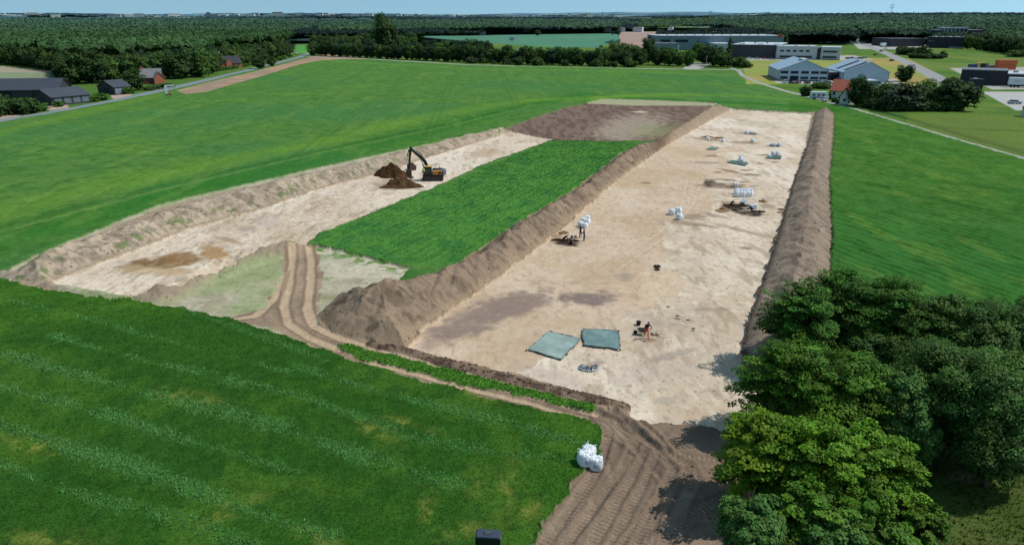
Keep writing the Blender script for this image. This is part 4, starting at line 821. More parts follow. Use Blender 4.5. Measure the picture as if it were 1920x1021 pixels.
def building(name,label,cat,A,B,dep,h,wall,roof,kind='flat',rh=2.0,over=.3,wins=(),doors=(),group=None,ridge=.5,parapet=.0,side_wins=(),winm=None,sink=.3,z=0):
    a,rz,L=frame(A,B); t=thing(name,label,cat,(a.x,a.y,z),rz,group)
    b=MB()
    if kind=='flat': b.box(0,L,0,dep,-sink,h)
    elif kind=='front':   # gable faces the camera, ridge runs away
        b.prism([(0,-sink),(L,-sink),(L,h),(L*ridge,h+rh),(0,h)],0,dep)
    else:                 # ridge along the front
        vs=[(0,0,-sink),(L,0,-sink),(L,dep,-sink),(0,dep,-sink),(0,0,h),(L,0,h),(L,dep,h),(0,dep,h),(0,dep/2,h+rh),(L,dep/2,h+rh)]
        b.add(vs,[(0,1,5,4),(2,3,7,6),(1,2,6,9,5),(3,0,4,8,7),(4,5,9,8),(6,7,8,9),(0,3,2,1)])
    b.build('wall',wall,t)
    r=MB()
    if kind=='flat':
        r.box(-.15,L+.15,-.15,dep+.15,h,h+.35)
    elif kind=='front':
        k=.22; o=over; s1=rh/(L*ridge); s2=rh/(L*(1-ridge))
        r.prism([(-o,h-o*s1+.03),(L*ridge,h+rh+.03),(L*ridge,h+rh+k),(-o,h-o*s1+k)],-o,dep+o); r.prism([(L*ridge,h+rh+.03),(L+o,h-o*s2+.03),(L+o,h-o*s2+k),(L*ridge,h+rh+k)],-o,dep+o)
    else:
        k=.22; o=over; s=rh/(dep/2); M=Matrix(((0,-1,0,L),(1,0,0,0),(0,0,1,0),(0,0,0,1)))
        pr=[(-o,h-o*s+.03),(dep/2,h+rh+.03),(dep+o,h-o*s+.03),(dep+o,h-o*s+k),(dep/2,h+rh+k),(-o,h-o*s+k)]
        n=len(pr); vs=[(-o,y,zz) for y,zz in pr]+[(L+o,y,zz) for y,zz in pr]
        r.add(vs,[tuple(range(n))[::-1],tuple(range(n,2*n))]+[(i,(i+1)%n,(i+1)%n+n,i+n) for i in range(n)])
    ro=r.build('roof',roof,t)
    if cat in('building','barn') and L>8:
        MB().box(-.03,L+.03,-.04,dep+.03,-.2,.45).build('plinth',TRIM,t)
        if kind=='front': 
            for xx in(.15,L-.15): MB().tube((xx,-.1,.3),(xx,-.1,h-.1),.07,n=6).build('downpipe',TRIM,t)
        if kind=='flat' and L>18:
            for q in range(int(L/9)): MB().box(4+9*q,5.6+9*q,dep*.4,dep*.4+1.8,h+.353,h+1.2).build('roof_vent',STEELV,ro)
    for (x0,x1,z0,z1) in wins:
        f=MB().box(x0*L-.12,x1*L+.12,-.05,.02,z0-.12,z1+.12).build('window',winm or TRIM,t)
        MB().box(x0*L,x1*L,-.09,-.055,z0,z1).build('pane',GLASS,f)
    for (y0,y1,z0,z1) in side_wins:
        f=MB().box(L-.02,L+.05,y0-.1,y1+.1,z0-.1,z1+.1).build('window',winm or TRIM,t); MB().box(L+.055,L+.09,y0,y1,z0,z1).build('pane',GLASS,f)
    for (x0,x1,z1,m) in doors: MB().box(x0*L,x1*L,-.08,.02,0,z1).build('door',m,t)
    return t,ro,L
# white gabled hall
wA=[(x,x+.145,z0,z0+1.0) for z0 in (1.0,3.5) for x in (.045,.25,.46,.66,.84) if not(z0==1.0 and x==.25)]
t,ro,L=building('gabled_hall','white two storey hall with low gable and four ribbon windows per floor','building',(1458,151.5),(1551,153),34,5.0,PALEB,ROOFB,'front',4.6,.4,[(a,min(b,.975),c,d) for a,b,c,d in wA],[(.24,.41,2.4,DOORB)],ridge=.52)
MB().box(L*.52-1.2,L*.52+1.2,4,12,9.55,10.1).build('skylight',WHITE,ro)
t,ro,L=building('gabled_warehouse','pale blue gabled warehouse with dark strips on its left roof slope','building',(1579,153),(1665,154),30,4.3,PALEB,ROOFB,'front',4.6,.4,[],[(.72,.95,4.0,mat('roller_door',alb(168,190,206),.5,wave=('Z',2,.15)))],ridge=.56)
s1=4.6/(L*.56)
for y in (2,14): MB().prism([(1.2,4.3+1.2*s1+.26),(L*.56-.9,4.3+(L*.56-.9)*s1+.26),(L*.56-.9,4.3+(L*.56-.9)*s1+.34),(1.2,4.3+1.2*s1+.34)],y-.8,y+3).build('roof_strip',DKTIMBER,ro)
building('link_shed','low grey flat roofed shed joining the two gabled halls','building',(1553,151),(1582,151),14,3.6,DKTIMBER,GREYB,wins=[],doors=[(.1,.9,2.6,DOORB)])
building('low_store','low grey flat store before the pale warehouse','building',(1623,166),(1645,166),8,3.0,GREYB,ROOFG)
# dark factory with white offices
t,ro,L=building('dark_factory','long dark brown clad factory with pale flat roof and white roof lights','building',(1370,108),(1458,110),60,9.5,DARKB,ROOFG)
for x in (4,18,30): MB().box(x,x+5,6,16,9.85,10.5).build('roof_light',WHITE,ro)
OFF=mat('office_white',alb(186,194,204),.6,var=.04)
t,ro,L=building('office_building','white two storey office block at the right end of the dark factory','building',(1455,111),(1530,112),22,9.0,OFF,ROOFG,wins=[(.08+.16*i,.17+.16*i,5.4,6.5) for i in range(5)]+[(.08,.88,1.2,2.5)])
t,ro,L=building('glass_link','dark glazed link between the two white office blocks','building',(1530,112),(1537,112),18,8.4,DARKB,ROOFG,wins=[(.1,.9,1,3.6),(.1,.9,4.6,7.6)])
t,ro,L=building('office_building','smaller white office block right of the glazed link','building',(1537,112.2),(1574,113),22,8.6,OFF,ROOFG,wins=[(.12,.82,5.2,6.3),(.12,.82,1.3,2.5)])
# long grey hall behind
def far_building(name,label,u0,u1,vb,vt,dep,wall,roof,kind='flat',rh=2,wins=(),cat='building',group=None,z=0):
    p=ppm((u0+u1)/2,vb); h=(vb-vt)/p
    return building(name,label,cat,(u0,vb),(u1,vb),dep,h,wall,roof,kind,rh,wins=wins,group=group,z=z)
t,ro,L=far_building('long_hall','very long grey blue industrial hall with a row of narrow dark openings',1232,1467,94,69,55,GREYB,ROOFG,wins=[(a,a+.016,4.5,7.8) for a in (.31,.59,.68,.74,.79,.85)]+[(.02,.10,7.2,9.4),(.14,.24,7.2,9.4)])
MB().box(L*.97-2,L*.97+2,-.3,4,12,14).build('red_sign',mat('red_panel',alb(200,70,60),.5),t)
t,ro,L=far_building('front_annex','low grey annex with one white edge before the long grey hall',1231,1272,100,83,20,GREYB,SLATE)
MB().box(L-.9,L+.06,-.12,.0,0,7).build('white_trim',WHITE,t)
building('glass_house','small white roofed hall between the long hall and the dark factory','building',(1340,96),(1371,96),30,6.5,OFF,WHITE)
# black warehouse right
BLK=building('black_warehouse','large black warehouse with white roof lights beyond the bright meadow','building',(1735,90),(1805,91.5),42,10.5,BLACKB,BLACKB)
t,ro,L=BLK
for i in range(4): MB().box(L*(.12+.2*i),L*(.22+.2*i),2,8,10.9,11.5).build('roof_light',WHITE,ro)
MB().box(L*.62,L*.99,-.14,.0,.9,1.4).build('white_line',WHITE,t); MB().box(L*.06,L*.10,-.14,0,6.6,7.6).build('emblem',mat('pink_panel',alb(190,120,130),.5),t); MB().box(L*.11,L*.22,-.14,0,6.8,7.3).build('lettering',mat('dim_panel',alb(120,110,120),.5),t)
t,ro,L=far_building('grey_warehouse','low dark grey warehouse attached left of the black warehouse',1668,1733,88,74,40,DARKB,DARKB)
# frame structures behind it
STEEL=mat('steel_frame',alb(190,196,200),.5); RUSTP=mat('rusty_panel',alb(92,66,62),.8)
def frame_tower(label,u0,u1,vb,vt,mp):
    a,rz,L=frame((u0,vb),(u1,vb)); h=(vb-vt)/ppm(u0,vb); t=thing('steel_tower',label,'tower',(a.x,a.y,0),rz,None)
    b=MB()
    for x in np.linspace(0,L,4):
        for y in (0,12): b.box(x-.35,x+.35,y-.35,y+.35,0,h)
    for zz in np.linspace(h*.25,h,4):
        for y in (0,12): b.box(0,L,y-.25,y+.25,zz-.5,zz)
    for x in (0,L): b.box(x-.22,x+.22,0,12,h*.5-.4,h*.5)
    b.build('steel_frame',STEEL,t); MB().box(.5,L-.5,1,11,0,h*.93).build('cladding',mp,t); MB().box(-.6,L+.6,-.6,12.6,h+.003,h+.9).build('roof',ROOFG,t)
frame_tower('tall grey steel framed process building behind the black warehouse',1765,1785,84,55,GREYB)
frame_tower('rusty brown steel framed building right of the grey framed one',1786,1809,84,55,RUSTP)
far_building('brown_plant','low brown plant building right of the framed towers',1812,1838,84,58,14,RUSTP,STEEL)
far_building('white_roof_shed','small shed with a white roof left of the framed towers',1750,1762,84,58,12,DARKB,WHITE)
far_building('red_roof_shed','small red roofed building by the far end of the access road',1598,1625,76,72,14,RENDER,mat('bright_red_roof',alb(200,96,88),.7),'ridge',3)
far_building('edge_building','red and dark building cut by the right edge at the wood',1912,1932,68,57,14,BLACKB,mat('bright_red_roof',(0,0,0)),'flat')
# black yard hall lower right
t,ro,L=building('black_hall','long low black hall with grey roof, containers standing behind it','building',(1798,158),(1884,161.5),16,6.3,BLACKB,mat('grey_flat_roof',alb(110,114,122),.7))
building('black_hall','shorter black hall right of the long one, behind the white trailer','building',(1884.5,161),(1990,164),18,5.0,BLACKB,ROOFG)
t,ro,L=building('box_tower','small black box shaped tower with a white band beside the tree clump','tower',(1817,184),(1838,184.5),4,6.6,BLACKB,BLACKB)
MB().box(.05,L-.05,-.06,0,2.1,2.4).build('white_band',WHITE,t); MB().box(.3,1.6,.3,1.5,6.95,7.2).build('vent',WHITE,ro)
CONT={'orange':mat('orange_container',alb(196,104,60),.6,wave=('X',3,.25)),'blue':mat('blue_container',alb(58,78,130),.6,wave=('X',3,.25)),'dark':mat('dark_container',alb(60,44,44),.6,wave=('X',3,.25)),'yellow':mat('yellow_container',alb(206,176,96),.6),'grey':mat('grey_container',alb(120,128,140),.6,wave=('X',3,.25))}
def container(u0,u1,vb,c,label,z=0,h=2.6):
    a,rz,L=frame((u0,vb),(u1,vb)); t=thing('shipping_container',label,'container',(a.x,a.y,z),rz,'containers behind the black hall')
    MB().box(0,L,0,2.5,.1,h-.1).build('body',CONT[c],t,bevel=.03); b=MB()
    b.box(-.06,L+.06,-.06,2.56,h-.1,h)
    b.build('top_rail',CONT[c],t); MB().box(L+.0,L+.06,.15,2.35,.25,h-.25).build('door',CONT[c],t)
zc=1.3
container(1867,1903,136,'orange','bottom orange container of the tall stack at the right',zc); container(1867.5,1903.5,136,'orange','topmost orange container of the tall stack',zc+2.62); container(1868,1902,133,'orange','orange container behind the tall stack',zc+2.2)
container(1818,1831,133,'blue','blue container at the left end of the yard row',zc,2.3); container(1831,1843,131,'yellow','small yellow container second in the yard row',zc,2.6); container(1841,1851,133,'dark','dark brown container in the middle of the yard row',zc,2.7); container(1851,1867,134.5,'grey','grey container left of the orange stack',zc,2.2)
a,rz,L=frame((1889,163.5),(1960,166)); t=thing('semi_trailer','white semi trailer parked along the right edge before the black hall','trailer',(a.x,a.y,0),rz)
MB().box(0,L,0,2.6,1.1,4.1).build('box_body',WHITE,t,bevel=.05); MB().box(L*.15,L*.3,-.04,0,2.3,2.9).build('lettering',STEEL,t)
for x in (1.2,2.5,3.8): MB().tube((x,.1,.5),(x,.4,.5),.5,n=14).build('wheel',DOORB,t)
MB().box(.3,L,.8,1.8,.8,1.09).build('chassis',TRIM,t)
building('grey_kiosk','grey kiosk cut by the right edge below the car park','kiosk',(1914,219),(1930,220),3,2.6,STEEL,TRIM)
# red roofed house
t,ro,L=building('red_roofed_house','white cottage with red tiled roof and a gabled wing beside the path','house',(1556,182),(1604,185),8,2.6,RENDER,TILE,'ridge',3.6,.4,wins=[(.1,.18,1,2)])
a,rz,L2=frame((1573,195),(1592,197)); b=MB(); b.prism([(0,-.3),(L2,-.3),(L2,2.6),(L2/2,5.6),(0,2.6)],0,7); t2=thing('house_wing','gabled white wing of the cottage with steep red tiled roof','house',(a.x,a.y,0),rz)
b.build('wall',RENDER,t2); r=MB(); s=3.0/(L2/2)
r.prism([(-.4,2.6-.4*s+.03),(L2/2,5.63),(L2/2,5.85),(-.4,2.6-.4*s+.25)],-.4,7.2); r.prism([(L2/2,5.63),(L2+.4,2.6-.4*s+.03),(L2+.4,2.6-.4*s+.25),(L2/2,5.85)],-.4,7.2); r.build('roof',mat('dark_red_tile',alb(140,66,56),.8,var=.2,scale=2,wave=('Z',3,.2)),t2)
f=MB().box(L2*.3,L2*.7,-.05,.02,1,2.1).build('window',WHITE,t2); MB().box(L2*.33,L2*.67,-.09,-.055,1.1,2.0).build('pane',GLASS,f)
# farm at the left
t,ro,L=building('barn_wing','near wing of the black barn with open gateway and timber side coloured as sunlit','barn',(64,195.5),(100,199),13,2.8,DKTIMBER,ROOFD,'front',2.4,.4,[],[(.28,.62,2.9,DOORB)])  # open gateway is a dark sheet, its inner shade put into colour
for y in (2,5.2,8.4,11.4): MB().box(L+.0,L+.06,y-1.2,y+1.2,.5,2.5).build('sunlit_panel',TIMBER,t)  # paler panels put sunlight into the colour of the side wall
t,ro,L=building('black_barn','long black barn with dark seamed roof at the left edge','barn',(-170,187),(112,183),11,3.0,DKTIMBER,ROOFD,'ridge',3.6,.4,[],[(.82,.9,2.8,DOORB),(.6,.68,2.8,DOORB)])
t,ro,L=building('black_shed','small black shed with grey roof and open dark gateway by the road','shed',(185,176),(216,178.5),7,2.9,DKTIMBER,ROOFD,'front',2.3,.3,[],[(.34,.68,2.5,DOORB)])  # dark sheet stands for the shade inside the open gateway
MB().box(L+.0,L+.06,.3,6.7,.4,2.5).build('sunlit_panel',TIMBER,t)  # shed side made paler too, sunlight put into its colour
t,ro,L=building('brick_house','red brick house with mossy grey roof, left of two brick houses','house',(264,158),(303,157),9,2.8,mat('shaded_brick',alb(110,62,52),.85,var=.15,scale=3),SLATE,'ridge',3.6,.3,wins=[(.6,.7,1,2)])  # front brick darkened in its colour to read as the shaded side
MB().box(.3,1.1,4.2,5,6,7.4).build('chimney',BRICK,ro)
a,rz,L2=frame((292,158),(312,157)); t2=thing('brick_gable','sunlit orange brick gable wing of the left brick house','house',(a.x,a.y-.5,0),rz); MB().prism([(0,-.3),(L2,-.3),(L2,2.7),(L2/2,5.2),(0,2.7)],0,6).build('wall',BRICK,t2)
r=MB(); s=2.5/(L2/2); r.prism([(-.3,2.7-.3*s+.03),(L2/2,5.23),(L2+.3,2.7-.3*s+.03),(L2+.3,2.7-.3*s+.25),(L2/2,5.45),(-.3,2.7-.3*s+.25)],-.3,6.2); r.build('roof',SLATE,t2)
t,ro,L=building('brick_house','orange brick house with black roof and a small gable, behind a hedge','house',(416,129),(454,127.5),9,3.0,BRICK,BLACKB,'ridge',3.8,.3,wins=[(.78,.86,1,2),(.55,.63,1,2)])
MB().tube((.6,4.5,6),(.6,4.5,9.6),.35).build('chimney',WHITE,ro)
MB().prism([(L*.22,0),(L*.48,0),(L*.48,3.2),(L*.35,5.0),(L*.22,3.2)],-1.2,-.01).build('front_gable',BRICK,t)
# distant houses, masts, chimneys
random.seed(21)
def pos_far(u,d):
    a=math.atan((u-CU)/FPX/ (CP)) ; x=d*math.sin(a); y=d*math.cos(a); return x,y,float(zfar(np.array([x]),np.array([y]))[0]) if d>880 else 0.0
FM=[mat('far_white',alb(196,206,212),.8),mat('far_cream',alb(180,184,176),.8),mat('far_grey',alb(140,156,168),.8),mat('far_red',alb(150,126,122),.8)]
def far_house(u,d,w,h,dep,m,r,label,group,lift=0):
    x,y,z=pos_far(u,d); t=thing('distant_building',label,'building',(x,y,z+lift),-math.atan2(x,y)+random.uniform(-.4,.4),group)
    MB().box(-w/2,w/2,0,dep,-6,h).build('wall',m,t); M=MB(); M.prism([(-w/2-.4,h),(w/2+.4,h),(w/2-1,h+h*.35),(-w/2+1,h+h*.35)],-.4,dep+.4); M.build('roof',r,t)
for i in range(70):
    u=random.choice([random.uniform(10,600),random.uniform(560,1100),random.uniform(900,1250)]); d=random.uniform(2200,3600)
    far_house(u,d,random.uniform(14,45),random.uniform(4,7),14,random.choice(FM),random.choice(FM),'tiny pale building on the hazy horizon plain','tiny buildings scattered on the horizon plain',random.uniform(-1,1))
for i in range(60):
    u=random.choice([random.uniform(5,560),random.uniform(560,1130),random.uniform(420,900)]); d=random.uniform(3900,4900)
    far_house(u,d,random.uniform(20,70),random.uniform(8,14),20,random.choice(FM[:3]),random.choice(FM),'faint pale building on the slope of the blue horizon ridge','faint buildings on the horizon ridge',3)
for u0,u1,d,h,lab in ((1136,1192,2300,12,'long pale factory roof on the horizon left of the white dome'),(1205,1222,2200,9,'dark roofed far shed between factory and dome'),(1160,1176,1500,7,'cream far shed below the long pale factory'),(1112,1124,1500,7,'small cream far shed left of the middle one'),(1136,1148,1500,7,'rounded white far shed in the dark tree band'),(1218,1226,1500,7,'white gable near the lone far tree'),(980,990,1500,9,'white cube shaped far building'),(905,917,1300,5,'low long far farm at the edge of the blue-green field'),(963,967,1000,4,'tiny white hut at the edge of the blue-green field'),(1490,1512,2300,9,'pale far building right of centre in the wood')):
    um=(u0+u1)/2; far_house(um,d,(u1-u0)/FPX*d,h,20,FM[0],FM[1],lab,None,0)
x,y,z=pos_far(1272,1900); t=thing('dome_hall','white dome roofed hall on the light green far meadow','building',(x,y,z)); MB().lathe([(16,-2),(16,4),(13,6.6),(8,8.6),(3,9.6),(.1,9.9)],20).build('dome',WHITE,t,smooth=True)
def chimney(u,d,vt,label):
    x,y,z=pos_far(u,d); zt=CAMH+d*(HORV-vt)/FPX; t=thing('chimney_stack',label,'chimney',(x,y,z)); MB().tube((0,0,-2),(0,0,zt-z),1.8,1.2,12).build('shaft',FM[2],t); MB().tube((0,0,zt-z),(0,0,zt-z+1.2),1.6,1.6,12).build('rim',FM[0],t)
chimney(1109,2400,25,'left of the two slim pale factory chimneys on the horizon'); chimney(1128,2400,26,'right of the two slim pale factory chimneys on the horizon')
def mast(u,d,vt,w,label,arms=True):
    x,y,z=pos_far(u,d); H=CAMH+d*(HORV-vt)/FPX-z; t=thing('lattice_mast',label,'mast',(x,y,z),-math.atan2(x,y)); b=MB(); r=.22*d/1500
    for sx in(-1,1):
        for sy in (-1,1): b.tube((sx*w/2,sy*w/2,0),(sx*w*.22,sy*w*.22,H),r,r*.7,5)
    n=8
    for i in range(n):
        k0,k1=w/2*(1-.56*i/n),w/2*(1-.56*(i+1)/n)
        for sy in (-1,1): b.tube((-k0,sy*k0,H*i/n),(k1,sy*k1,H*(i+1)/n),r*.6,n=4); b.tube((k0,sy*k0,H*i/n),(-k1,sy*k1,H*(i+1)/n),r*.6,n=4)
    b.build('lattice',FM[2],t)
    if arms:
        a=MB()
        for zz in (H*.86,H*.95): a.box(-w*.9,w*.9,-r,r,zz,zz+r*2)
        a.build('cross_arms',FM[2],t)
mast(1583,1500,14,5,'tall lattice mast standing above the right woodland'); mast(1286,2500,23,7,'thick topped lattice mast left of the thinner one'); mast(1307,2700,26,5,'thin lattice mast right of the thick topped one',False); mast(990,2600,29,6,'power pylon on the horizon right of centre'); mast(612,3200,30,6,'faint power pylon on the left horizon')
# ================================================================== VEHICLES
CARP={k:mat(k+'_car_paint',alb(*v),.3,spec=.6,var=.03) for k,v in {'silver':(150,160,172),'black':(30,32,38),'white':(214,218,222),'red':(150,60,54),'blue':(60,80,130),'grey':(104,110,118)}.items()}
TYRE=mat('tyre',alb(30,30,32),.9); RIM_=mat('rim',alb(160,164,168),.4,metal=.5); LAMP=mat('lamp',alb(220,220,210),.3)
def make_car(color,label,loc,rz,group=None,detail=True):
    t=thing('parked_car',label,'car',loc,rz,group); L,W=4.4,1.75
    b=MB(); b.prism([(-2.2,.32),(2.2,.32),(2.2,.62),(2.05,.82),(1.1,.93),(-1.95,.96),(-2.2,.8)],-W/2,W/2); b.build('body',CARP[color],t,bevel=.06)
    MB().prism([(-1.85,.965),(1.05,.94),(.42,1.38),(-1.2,1.42)],-W/2+.12,W/2-.12).build('glasshouse',GLASS,t,bevel=.03)
    MB().prism([(.38,1.385),(-1.18,1.425),(-1.1,1.47),(.25,1.44)],-W/2+.2,W/2-.2).build('roof',CARP[color],t)
    for x in(-1.35,1.35):
        for y in(-1,1):
            w_=MB().tube((x,y*(W/2-.2),.33),(x,y*(W/2+.01),.33),.33,n=14).build('wheel',TYRE,t)
            MB().tube((x,y*(W/2+.015),.33),(x,y*(W/2+.03),.33),.19,n=10).build('rim',RIM_,w_)
    for y in(-1,1): MB().box(2.18,2.22,y*.62-.16,y*.62+.16,.6,.74).build('headlight',LAMP,t)
    return t
def car_at(u,v,rz,c,label,group=None): x,y,_=gp(u,v); return make_car(c,label,(x,y,ground_z(x,y)),rz,group)
G='cars parked before the white gabled hall'
for u,v,rz,c,lab in ((1475,156,.2,'white','white car at the left end of the row before the white hall'),(1485,156.5,1.7,'black','black car second in the row before the white hall'),(1495,156.5,1.6,'red','dark red car in the middle of the row before the white hall'),(1513,157,1.5,'black','black car standing alone right of the row'),(1543,157,.1,'white','white car at the right corner of the white hall'),(1553,158,.2,'grey','grey car just right of the white one at the hall corner'),(1573,152,.1,'white','white van-like car in front of the link shed'),(1643,158,0,'black','black car before the pale warehouse door')): car_at(u,v,rz,c,lab)
car_at(1902,195,.0,'silver','silver car alone on the pale car park at the right edge')
for u,v,c,lab in ((1605,112,'white','white'),(1612,111,'black','black'),(1590,111,'red','red'),(1598,110.5,'blue','blue'),(1621,110,'silver','silver'),(1405,111,'white','white'),(1420,111,'silver','silver'),(1434,111,'red','red'),(1448,112,'grey','grey'),(1480,114,'white','white')): car_at(u,v,.1,c,lab+' car on the far office car park'+(' left part' if u<1500 else ' right part'),'cars on the office car park')
for u,v,c,lab in ((1661,92,'white','white car on the far yard by the access road'),(1652,97,'black','dark car near the junction on the access road'),(1641,104,'black','dark car on the access road verge'),(1590,80,'black','dark car at the far end of the access road'),(1672,115,'black','black car on the verge of the access road'),(556,100.5,'white','white car driving at the far end of the left road')): car_at(u,v,.6,c,lab)
for u,v,lab in ((1607,79,'white lorry at the far end of the access road'),(1656,88,'blue and white lorry parked on the far yard')):
    x,y,_=gp(u,v); t=thing('lorry',lab,'lorry',(x,y,0),.4); MB().box(-4,2.6,-1.25,1.25,1.1,4).build('box_body',WHITE,t); MB().box(2.8,4.6,-1.2,1.2,.6,3.1).build('cab',CARP['blue'],t)
    for xx in(-3,-1.8,3.6):
        for yy in(-1,1): MB().tube((xx,yy*1.0,.5),(xx,yy*1.3,.5),.5,n=12).build('wheel',TYRE,t)
# motorhome
x,y,_=gp(1536,187); t=thing('motorhome','white motorhome parked beside the red roofed cottage','motorhome',(x,y,0),-.12)
MB().prism([(-3.3,.45),(3.0,.45),(3.1,1.1),(2.4,2.0),(2.3,2.9),(-3.3,2.9)],-1.1,1.1).build('body',WHITE,t,bevel=.08)
for xx in (-2.4,-.6,.9): 
    f=MB().box(xx-.45,xx+.45,-1.15,-1.09,1.5,2.1).build('window',TRIM,t); MB().box(xx-.4,xx+.4,-1.18,-1.155,1.55,2.05).build('pane',GLASS,f)
MB().box(2.45,2.95,-.9,.9,1.3,1.9).build('windscreen',GLASS,t); MB().box(-3.2,2.2,-1.14,-1.105,.8,1.1).build('blue_stripe',CARP['blue'],t)
for xx in(-2,2.1):
    for yy in(-1,1):
        w_=MB().tube((xx,yy*.9,.4),(xx,yy*1.12,.4),.4,n=14).build('wheel',TYRE,t); MB().tube((xx,yy*1.125,.4),(xx,yy*1.14,.4),.22,n=10).build('rim',RIM_,w_)
car_at(1547,190,1.2,'white','white car at the right end of the motorhome')
# warning board by the left road
x,y,_=gp(316,180); t=thing('warning_trailer','white and orange works sign trailer standing beside the left road','sign',(x,y,.2),.35); OR=mat('orange_panel',alb(214,120,96),.6)
MB().box(-.9,-.2,-.3,.3,.5,3.4).build('sign_panel',WHITE,t,bevel=.03); MB().prism([(.1,.4),(1.2,.4),(.65,2.4)],-.3,.3).build('warning_panel',OR,t); MB().box(-.9,2.4,-.2,.2,3.41,3.9).build('top_bar',WHITE,t); MB().box(-.9,1.3,-.5,.5,.3,.45).build('base',TRIM,t)
for xx in(-.5,.8): MB().tube((xx,-.55,.3),(xx,-.35,.3),.3,n=12).build('wheel',TYRE,t)
# roadside lamp and pole
for u,v,h,lab in ((1650,112,8,'slim street lamp beside the access road'),(1040+283,129,7,'thin wooden pole before the trees of the grey hall')):
    x,y,_=gp(u,v); t=thing('street_lamp',lab,'lamp post',(x,y,0)); MB().tube((0,0,0),(0,0,h),.11,.06).build('pole',STEEL,t); MB().box(-.1,1.0,-.12,.12,h,h+.12).build('lamp_head',STEEL,t)
# ================================================================== THE DIG
# ---- excavator
YEL=mat('yellow_paint',alb(226,176,60),.45,var=.12,scale=3,spec=.4); ORG=mat('amber_paint',alb(206,134,44),.45,var=.12,scale=3,spec=.4); BLK=mat('black_paint',alb(40,42,46),.45,var=.2,scale=4,spec=.4); GRYP=mat('grey_paint',alb(104,108,120),.4,var=.12,scale=3,spec=.4); TRACKM=mat('track_steel',alb(74,66,60),.6,metal=.3,var=.3,scale=8); GLS=mat('cab_glass',alb(44,70,66),.08,spec=.8); CHR=mat('chrome_rod',alb(180,186,190),.2,metal=.9); MUDM=mat('muddy_steel',alb(92,72,56),.8,var=.3,scale=5)
HI=mat('hivis',alb(206,224,60),.7); 
x,y,z=gnd(812,337)
ex=thing('excavator','black and amber tracked excavator with raised black boom, digging beside two dark heaps','excavator',(x,y,z),math.radians(184),scale=.9)
for s in(-1,1):
    pr=[];R=.46
    for i in range(9): a=math.pi/2+math.pi*i/8; pr.append((-1.75+R*math.cos(a),.47+R*math.sin(a)))
    for i in range(9): a=-math.pi/2+math.pi*i/8; pr.append((1.75+R*math.cos(a),.47+R*math.sin(a)))
    tk=MB().prism(pr,s*1.25-.3,s*1.25+.3).build('track',TRACKM,ex)
    b=MB()
    for i in range(20):
        xx=-1.9+3.8*i/19
        for zz in(.0,.93): b.box(xx-.05,xx+.05,s*1.25-.32,s*1.25+.32,zz-.035 if zz<.1 else zz,zz+.0 if zz<.1 else zz+.035)
    b.build('track_shoes',TRACKM,tk)
    for xx in(-1.75,1.75): MB().tube((xx,s*1.56,.47),(xx,s*1.6,.47),.33,n=16).build('sprocket',BLK,tk)
    for xx in(-1.0,-.35,.35,1.0): MB().tube((xx,s*1.56,.25),(xx,s*1.6,.25),.16,n=12).build('roller',BLK,tk)
MB().box(-1.3,1.3,-.95,.95,.45,.85).tube((0,0,.85),(0,0,1.1),.75,n=20).build('undercarriage',BLK,ex)
MB().box(-2.2,1.7,-1.35,1.35,1.1,1.32).build('platform',BLK,ex,bevel=.04)
MB().box(-2.0,.1,-1.35,-.35,1.325,2.25).box(-2.0,-.6,-.345,.55,1.325,2.2).build('engine_hood',BLK,ex,bevel=.1)
MB().box(-1.95,-.1,.56,1.36,1.325,2.15).build('side_cover',ORG,ex,bevel=.08); MB().box(-1.75,-1.2,1.365,1.385,1.5,1.95).build('side_grille',BLK,ex)
pr=[(math.cos(a)*.75,math.sin(a)*1.38) for a in np.linspace(math.pi/2,3*math.pi/2,11)]
b=MB(); n=len(pr); vs=[(-2.05+p[0],p[1],zz) for zz in(1.15,2.2) for p in pr]; b.add(vs,[tuple(range(n))[::-1],tuple(range(n,2*n))]+[(i,(i+1)%n,(i+1)%n+n,i+n) for i in range(n)]); b.build('counterweight',GRYP,ex,bevel=.1)
MB().tube((-1.4,-.8,2.2),(-1.4,-.8,2.75),.07).build('exhaust_pipe',BLK,ex)
cab=MB(); cab.prism([(.15,1.33),(1.75,1.33),(1.85,1.9),(1.5,2.95),(.2,2.98),(.1,2.2)],.42,1.36); cab=cab.build('cab',BLK,ex,bevel=.07)
MB().prism([(.3,1.95),(1.68,1.95),(1.42,2.8),(.32,2.82)],1.365,1.38).build('side_window',GLS,cab); MB().add([(1.87,.5,1.95),(1.87,1.28,1.95),(1.56,1.28,2.85),(1.56,.5,2.85)],[(0,1,2,3)]).build('windscreen',GLS,cab); MB().box(.1,1.6,.38,1.4,2.99,3.07).build('cab_roof',YEL,cab,bevel=.03)
# boom: side profile extruded
def plate(pts,w,y=0): return MB().prism(pts,y-w/2,y+w/2)
bm_=plate([(.35,1.5),(.75,1.35),(1.15,2.1),(1.75,3.5),(2.25,4.25),(4.45,6.35),(4.35,6.6),(4.1,6.62),(1.85,4.75),(1.25,4.0),(.55,2.2)],.42,-.1); boom=bm_.build('boom',BLK,ex,bevel=.05)
MB().tube((1.3,.18,1.7),(2.0,.18,3.3),.1).tube((1.3,-.38,1.7),(2.0,-.38,3.3),.1).build('boom_cylinder',BLK,boom); MB().tube((2.0,.18,3.3),(2.45,.18,4.4),.055).tube((2.0,-.38,3.3),(2.45,-.38,4.4),.055).build('cylinder_rod',CHR,boom)
MB().tube((1.9,-.1,5.0),(3.2,-.1,6.2),.1).build('stick_cylinder',BLK,boom); MB().tube((3.2,-.1,6.2),(4.25,-.1,6.95),.055).build('cylinder_rod',CHR,boom)
MB().box(.2,1.2,-.35,.2,1.33,2.0).build('boom_foot',YEL,ex,bevel=.05)
